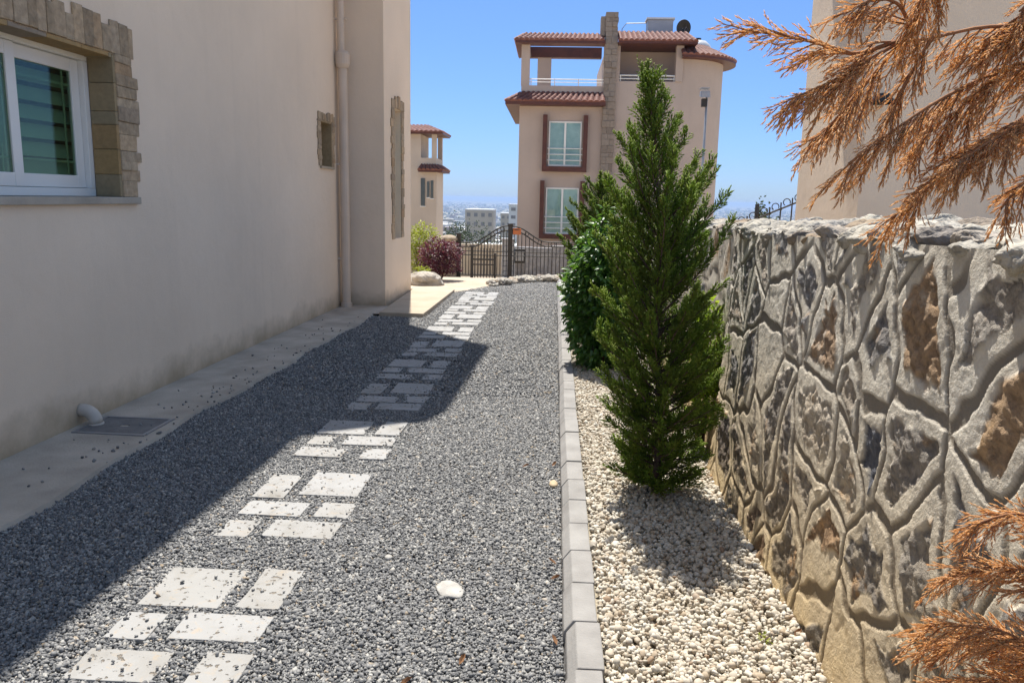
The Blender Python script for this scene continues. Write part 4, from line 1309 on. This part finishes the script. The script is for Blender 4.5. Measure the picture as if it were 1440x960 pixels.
rf = MB()
rf.add(*tiles((-2.15, -0.62, 5.56), (1.98, -0.62, 5.56), (-1.5, -0.01, 5.95), (1.98, -0.01, 5.95), 17, 0.07))
rf.add(*tiles((-2.15, 8.2, 5.56), (-2.15, -0.62, 5.56), (-1.51, 8.2, 5.95), (-1.51, -0.0, 5.95), 34, 0.07))
rf.add(*tiles((-1.80, -0.45, 7.98), (1.86, -0.45, 7.98), (-1.45, 0.35, 8.34), (1.86, 0.35, 8.34), 18, 0.07))
rf.add(*tiles((-1.80, 4.1, 7.98), (-1.80, -0.45, 7.98), (-1.45, 3.9, 8.34), (-1.45, 0.35, 8.34), 20, 0.07))
rf.add(*tiles((2.40, -0.5, 7.98), (5.62, -0.5, 7.98), (2.40, 0.4, 8.45), (5.3, 0.4, 8.45), 15, 0.07))
nS = 26
for k in range(nS):
    a0, a1 = -1.62 + 2.5 * k / nS, -1.62 + 2.5 * (k + 1) / nS
    f = lambda a, r, z: (5.10 + r * math.cos(a), 2.03 + r * math.sin(a), z)
    rf.add(*tiles(f(a0, 2.56, 7.48), f(a1, 2.56, 7.48), f(a0, 1.4, 8.04), f(a1, 1.4, 8.04), 1, 0.07, 6))
rf.build('roof', tile, mh)
fa = MB()
fa.box(-2.12, 1.99, -0.60, -0.003, 5.40, 5.52); fa.box(-2.12, -1.552, -0.003, 8.2, 5.40, 5.52)
fa.box(-1.76, 1.90, -0.43, 0.33, 7.842, 7.94); fa.box(-1.76, -1.20, 0.331, 3.2, 7.842, 7.94); fa.box(-1.3, 1.95, 3.1, 3.5, 8.11 - .24, 8.32)
fa.box(2.42, 5.60, -0.48, 0.6, 7.862, 7.95); fa.box(2.42, 5.1, 0.6, 8, 7.862, 8.0)
fa.lathe([(1.85, 7.352), (2.54, 7.352), (2.54, 7.46), (1.85, 7.46)], (5.10, 2.03, 0), 48, -1.60, 0.95)
fa.build('fascia', brown, mh)
cw = MB()
z = -3.0
while z < 9.05:
    h = random.uniform(0.16, 0.3)
    x = 1.90 + random.uniform(-.015, .015)
    sp = random.uniform(0.15, 0.35)
    d = -0.22 + random.uniform(-.02, .02)
    cw.box(x, x + sp - .003, d, 0.5, z, z + h - .004); cw.box(x + sp, 2.40 + random.uniform(-.03, .03), d + random.uniform(-.03, .03), 0.5, z, z + h - .004)
    z += h
cw.box(1.70, 1.895, -0.1, 0.4, 8.2, 8.95)
cw.build('chimney', island_mat('chimney_stone', [(0.0, (0.24, 0.19, 0.15)), (0.5, (0.33, 0.265, 0.21)), (1.0, (0.28, 0.23, 0.19))], 0.9, 9, 0.01), mh, bevel=0.01)
def villa_window(x0, x1, z0, z1, frame_x0, frame_x1, fz0, fz1):
    u_ = MB()
    u_.box(frame_x0, frame_x0 + 0.18, -0.28, -0.002, fz0, fz1); u_.box(frame_x1 - 0.18, frame_x1, -0.28, -0.002, fz0, fz1)
    u_.box(frame_x0 + .18, frame_x1 - .18, -0.28, -0.002, fz0, fz0 + 0.20)
    wf = MB()
    t = 0.06
    wf.box(x0, x1, -0.05, -0.003, z0, z0 + t); wf.box(x0, x1, -0.05, -0.003, z1 - t, z1)
    wf.box(x0, x0 + t, -0.05, -0.003, z0 + t, z1 - t); wf.box(x1 - t, x1, -0.05, -0.003, z0 + t, z1 - t)
    xm = (x0 + x1) / 2
    wf.box(xm - t * .7, xm + t * .7, -0.05, -0.003, z0 + t, z1 - t)
    win_ = wf.build('window', MAT['white_frame'], mh)
    u_.build('brown_surround', brown, win_)
    MB().box(x0 + t, xm - t * .7, -0.03, -0.025, z0 + t, z1 - t).build('pane', MAT['glass_far'], win_)
    MB().box(xm + t * .7, x1 - t, -0.03, -0.025, z0 + t, z1 - t).build('pane', MAT['glass_far'], win_)
    MB().box(x0 + t, x1 - t, -0.018, -0.008, z0 + t, z1 - t).build('curtain', MAT['curtain'], win_)
    rl = MB()
    for zz in (z0 + 0.72, z0 + 0.48, z0 + 0.24): rl.tube([(x0 - 0.05, -0.16, zz), (x1 + .05, -0.16, zz)], 0.022, 6)
    rl.tube([(xm, -0.16, z0 + .1), (xm, -0.16, z0 + .72)], 0.02, 6)
    rl.build('guard_rail', MAT['white_paint'], win_)
villa_window(-0.30, 1.08, 2.97, 4.80, -0.55, 1.32, 2.74, 5.04)
villa_window(-0.35, 1.05, 0.14, 2.08, -0.60, 1.28, -0.06, 2.36)
tr_ = MB()
for x in np.linspace(-1.1, 1.85, 4): tr_.tube([(x, 0.1, 6.23), (x, 0.1, 6.52)], 0.02, 6)
tr_.tube([(-1.17, 0.1, 6.50), (1.9, 0.1, 6.50)], 0.022, 6); tr_.tube([(-1.17, 0.1, 6.38), (1.9, 0.1, 6.38)], 0.014, 6)
for x in np.linspace(2.6, 4.8, 4): tr_.tube([(x, 0.06, 6.45), (x, 0.06, 6.70)], 0.02, 6)
tr_.tube([(2.56, 0.06, 6.69), (4.82, 0.06, 6.69)], 0.03, 6); tr_.tube([(2.56, 0.06, 6.56), (4.82, 0.06, 6.56)], 0.024, 6)
tr_.build('terrace_rail', MAT['white_paint'], mh)

# things standing on that roof
wt = thing('water_tank', 'grey white rooftop water tank on a dark stand beside the satellite dish', 'water tank', (4.3, 36.0, 8.0))
MB().box(-0.52, 0.55, -0.4, 0.4, 0.62, 1.22).build('tank', plain('tank_grey', (0.45, 0.45, 0.46), (0.36, 0.36, 0.38), 2, .5), wt, bevel=0.02)
MB().box(-0.58, 0.61, -0.45, 0.45, 1.222, 1.29).build('lid', MAT['white_paint'], wt)
for x in (-0.45, 0.45):
    for y in (-.35, .35): MB().box(x - .03, x + .03, y - .03, y + .03, 0, 0.619).build('leg', iron, wt)
sp = thing('solar_panel', 'tilted dark solar water panel with a thin pipe left of the rooftop tank', 'solar panel', (3.2, 36.0, 8.0))
MB().add([(-0.5, -.5, .45), (0.5, -.5, .45), (0.5, .6, .78), (-0.5, .6, .78), (-0.5, -.5, .37), (0.5, -.5, .37), (0.5, .6, .70), (-0.5, .6, .70)], [(0, 1, 2, 3), (7, 6, 5, 4), (0, 4, 5, 1), (1, 5, 6, 2), (2, 6, 7, 3), (3, 7, 4, 0)]).build('panel', plain('collector', (0.03, 0.035, 0.05), None, 3, .25), sp)
MB().tube([(-.48, 0, 0), (-.48, 0, 0.9), (-.3, 0, 1.12), (0.55, 0, 1.14)], 0.018, 6).build('pipe', MAT['steel'], sp)
for x in (-.4, .4):
    MB().box(x - .02, x + .02, -.4, -.36, 0, 0.40).build('leg', iron, sp)
    MB().box(x - .02, x + .02, .5, .54, 0, 0.66).build('leg', iron, sp)
sd_ = thing('satellite_dish', 'round black satellite dish on the roof right of the water tank', 'satellite dish', (5.25, 35.6, 8.0))
v = MB().lathe([(0.0, 0.0), (0.14, 0.012), (0.26, 0.05), (0.34, 0.10), (0.335, 0.112), (0.25, 0.062), (0.0, 0.012)], (0, 0, 0), 28)
o = v.build('dish', iron, sd_, True); o.location = (0, 0, 0.88); o.rotation_euler = (math.radians(100), 0, math.radians(20))
MB().tube([(0, .05, 0), (0, .05, 0.8), (0, 0, 0.88)], 0.03, 8).build('mast', MAT['steel'], sd_)
MB().tube([(0, 0, 0.62), (0.1, -0.35, 0.85)], 0.012, 6).build('feed_arm', MAT['steel'], sd_)
hd = thing('roof_dome', 'white domed water tank lying on the tower roof behind the dish', 'water tank', (6.1, 36.6, 8.0))
MB().lathe([(0.62, -.3), (0.62, 0.12), (0.55, 0.34), (0.36, 0.52), (0.12, 0.58), (0.0, 0.585)], (0, 0, 0), 28).build('shell', plain('dome_grey', (0.52, 0.52, 0.53), (0.45, .45, .46), 2, .5), hd, True)
MB().lathe([(0.14, 0.56), (0.14, 0.66), (0.0, 0.67)], (0, 0, 0), 16).build('lid', iron, hd)

# street lamp in front of the villa
la = thing('street_lamp', 'slim grey street lamp with a boxy head before the villa tower', 'street lamp', (4.72, 26.0, -1.1))
MB().tube([(0, 0, 0), (0, 0, 3.0), (0, 0, 6.1)], [0.06, 0.045, 0.035], 10).build('pole', MAT['steel'], la, True)
MB().add([(-0.22, -.28, 5.92), (0.06, -.28, 5.92), (0.06, .18, 6.0), (-0.22, .18, 6.0), (-0.19, -.26, 6.12), (0.04, -.26, 6.12), (0.04, .16, 6.16), (-0.19, .16, 6.16)], [(3, 2, 1, 0), (4, 5, 6, 7), (0, 1, 5, 4), (1, 2, 6, 5), (2, 3, 7, 6), (3, 0, 4, 7)]).build('lamp_head', MAT['steel'], la)
MB().box(-0.24, 0.02, -.3, .0, 6.18, 6.22).build('photo_panel', MAT['steel'], la)
MB().box(-0.17, 0.0, -.14, .02, 5.66, 5.90).build('camera_box', MAT['metal_dark'], la)

# ------------------------------------------------------------------ far left house
fh = thing('house', 'narrow cream villa with a tiled roof showing past the corner of the left house', 'house', (0, 46, 0))
cr = MAT['stucco_far']
w = MB()
w.box(-14, -6.82, 0, 2.8, -5, 3.25)
w.box(-14, -7.72, 0.0, 2.8, 3.252, 5.10); w.box(-7.10, -6.84, 0.0, 0.3, 3.252, 5.1); w.box(-7.72, -7.10, 0, .2, 3.252, 3.78); w.box(-7.1, -6.84, 2.4, 2.7, 3.252, 5.1); w.box(-6.99, -6.84, .3, 2.4, 3.252, 3.78)
w.build('wall', cr, fh)
rf = MB()
rf.add(*tiles((-14, -0.5, 5.22), (-6.40, -0.5, 5.22), (-14, 1.5, 5.72), (-7.6, 1.5, 5.72), 28, 0.07))
rf.add(*tiles((-6.40, -0.5, 5.22), (-6.40, 3.2, 5.22), (-7.6, 1.5, 5.72), (-7.6, 2.4, 5.72), 16, 0.07))
rf.add(*tiles((-7.85, -0.5, 3.12), (-6.38, -0.5, 3.12), (-7.75, -0.01, 3.40), (-6.8, -0.01, 3.40), 6, 0.07))
rf.add(*tiles((-6.38, -0.5, 3.12), (-6.38, 2.8, 3.12), (-6.8, -0.01, 3.40), (-6.8, 2.8, 3.40), 11, 0.07))
rf.build('roof', tile, fh)
fa = MB()
fa.box(-14, -6.45, -0.45, 3.1, 5.102, 5.17); fa.box(-7.82, -6.42, -0.45, -0.003, 2.98, 3.08); fa.box(-6.818, -6.42, -0.003, 2.8, 2.98, 3.08)
fa.build('fascia', brown, fh)
for (a, b_, c, d) in ((-7.72, -7.48, 1.05, 2.62), (-7.36, -7.22, 1.55, 2.45), (-7.14, -7.0, 1.5, 2.5)):
    o = MB().box(a, b_, -0.06, -0.002, c, d).build('window', plain('window_dark', (0.10, 0.12, 0.12), (0.06, .07, .07), 2, .2), fh)
    MB().box(a - .05, b_ + .05, -0.05, -0.001, c - .06, c - .001).build('sill', MAT['white_paint'], o)

# ------------------------------------------------------------------ trees and buildings down the slope
def far_tree(label, x, y, h, r, seed, name='broadleaf_tree', mat='treegreen', trunk_f=0.3, n=1400, leaf=0.28):
    rng = np.random.default_rng(seed)
    z = float(ground_z(y)) - 0.05
    t = thing(name, label, 'tree', (x, y, z))
    tk = MB().tube([(0, 0, 0), (0.03 * h, 0, h * .3), (0, 0.02 * h, h * .75)], [0.035 * h, 0.028 * h, 0.008 * h], 8)
    for k in range(5):
        a = k * 1.3
        tk.tube([(0, 0, h * .3), (r * .5 * math.cos(a), r * .5 * math.sin(a), h * .55)], [0.015 * h, 0.005 * h], 5)
    tk.build('trunk', MAT['bark'], t, True)
    c = rng.normal(size=(14, 3)) * np.array([r * .42, r * .42, h * (1 - trunk_f) * .2]) + np.array([0, 0, h * (1 + trunk_f) / 2])
    P = c[rng.integers(0, 14, n)] + rng.normal(size=(n, 3)) * np.array([r * .24, r * .24, h * .1])
    D = rng.normal(size=(n, 3))
    V, F = blades(P, D, leaf * rng.uniform(.6, 1.4, n), np.full(n, leaf * .28), rng)
    np_obj('crown', V, F, MAT[mat], t)


far_tree('round green tree standing on the slope between the two far houses', -11.2, 95, 8.9, 2.9, 1, trunk_f=0.15, n=2400)
far_tree('dull olive tree low on the slope behind the iron gate', -7.6, 110, 7.0, 3.4, 6, trunk_f=0.1)
far_tree('dark leaning pine on the slope close to the far left house', -19.0, 130, 9.6, 2.6, 7, 'pine_tree', trunk_f=0.35)
far_tree('wide dark bush below the round tree on the slope', -6.6, 62, 3.2, 1.8, 2, trunk_f=0.1)
far_tree('dark slender cypress showing above the stone wall beside the villa', 15.6, 60, 7.3, 0.9, 4, 'cypress_tree', trunk_f=0.05, n=700)
far_tree('low dark tree peeping over the stone wall left of the railing', 22.0, 70, 6.0, 2.2, 5, trunk_f=0.1)
tag(MB().tube([(14.6, 58, -5.4), (14.6, 58, 1.55)], 0.16, 8).build('utility_pole', MAT['metal_dark']), 'short dark pole showing above the stone wall beside the villa', 'pole')


def block(label, x, y, wd, dp_, h, mat, floors, bays, z_off=0.0):
    z = float(ground_z(y)) - 0.5 + z_off
    t = thing('apartment_block', label, 'building', (x, y, z))
    MB().box(-wd / 2, wd / 2, 0, dp_, 0, h).build('wall', mat, t)
    MB().box(-wd / 2 - .1, wd / 2 + .1, -.1, dp_ + .1, h + .001, h + .4).build('roof', MAT['white_paint'], t)
    wm = MAT['winfar']
    for f in range(floors):
        for k in range(bays):
            x0 = -wd / 2 + wd * (k + .25) / bays; z0 = h * (f + .3) / floors
            MB().box(x0, x0 + wd * .5 / bays, -.06, -.002, z0, z0 + h * .42 / floors).build('window', wm, t)


MAT['winfar'] = plain('far_window', (0.20, 0.19, 0.18), (0.28, 0.26, 0.24), 1, .5)
MAT['far_white'] = plain('far_white', (0.70, 0.68, 0.64), (0.6, 0.58, 0.54), .2, .9)
MAT['far_cream'] = plain('far_cream', (0.55, 0.48, 0.38), (0.46, 0.40, 0.32), .2, .9)
MAT['far_grey'] = plain('far_grey', (0.42, 0.42, 0.42), (0.34, 0.34, 0.34), .2, .9)
block('cream apartment block in the valley between the two far houses', -24.3, 260, 9.4, 10, 20.8, MAT['far_cream'], 7, 4)
block('sand coloured apartment block right of the cream one in the valley', -17.5, 330, 9, 9, 23.0, MAT['far_cream'], 8, 4)
block('white banded block half hidden by the left edge of the villa', -12.4, 245, 2.8, 8, 21.6, MAT['far_white'], 9, 1)
block('low grey flat roofed building behind the gate arch', -11.5, 150, 9, 8, 7.0, MAT['far_grey'], 2, 4)
block('low white building down the slope right of the far left house', -22.5, 170, 7, 7, 5.5, MAT['far_white'], 2, 3)

# the far town on the plain: one mass
rng = np.random.default_rng(9)
cb, tb = MB(), []
n = 0
while n < 5600:
    y = 330 * (11000 / 330) ** (rng.random() ** 0.7) if n > 400 else rng.uniform(175, 420)
    x = rng.uniform(-0.62, 0.75) * y
    z = float(ground_z(y)) - 1
    s_ = rng.uniform(7, 22 if n > 400 else 12) * (1 + y / 9000)
    h = rng.choice([rng.uniform(4, 9), rng.uniform(7, 16), rng.uniform(14, 26)], p=[.6, .33, .07]) if n > 400 else rng.uniform(4, 8.5)
    cb.box(x, x + s_, y, y + s_ * .8, z, z + h)
    n += 1
m, nt, b = new_mat('far_town')
g = nt.nodes.new('ShaderNodeNewGeometry')
nt.links.new(ramp(nt, g.outputs['Random Per Island'], [(0, (0.62, 0.60, 0.56)), (.4, (0.50, 0.45, 0.38)), (.7, (0.70, 0.68, 0.65)), (.85, (0.36, 0.22, 0.16)), (1, (0.4, 0.4, 0.4))]), b.inputs['Base Color'])
b.inputs['Roughness'].default_value = 0.9
tag(cb.build('distant_town', m), 'hazy town of small pale buildings spread over the plain', 'town', kind='stuff')
n = 13000
y = 170 * (9000 / 170) ** (rng.random(n) ** 0.8); x = rng.uniform(-0.62, 0.75, n) * y
P = np.stack([x, y, ground_z(y) + 1.5], -1)
tag(scatter('distant_trees', IV1, IF1, P, rng.uniform(4, 10, n) * (0.7 + y / 5000), MAT['treegreen'], rng, False, 0.75, 0.18, 0.3), 'dark trees scattered among the far town', 'trees', kind='stuff')

# ------------------------------------------------------------------ air
m = bpy.data.materials.new('air')
m.use_nodes = True
nt = m.node_tree
nt.nodes.clear()
out = nt.nodes.new('ShaderNodeOutputMaterial')
pv = nt.nodes.new('ShaderNodeVolumePrincipled')
pv.inputs['Color'].default_value = (0.46, 0.62, 0.88, 1)
pv.inputs['Density'].default_value = 0.00015
pv.inputs['Anisotropy'].default_value = 0.2
nt.links.new(pv.outputs[0], out.inputs['Volume'])
hz = MB().box(-18500, 18500, -120, 26500, -81, 12.5).build('haze', m)
tag(hz, 'thin blue haze over the plain', 'haze', kind='stuff')
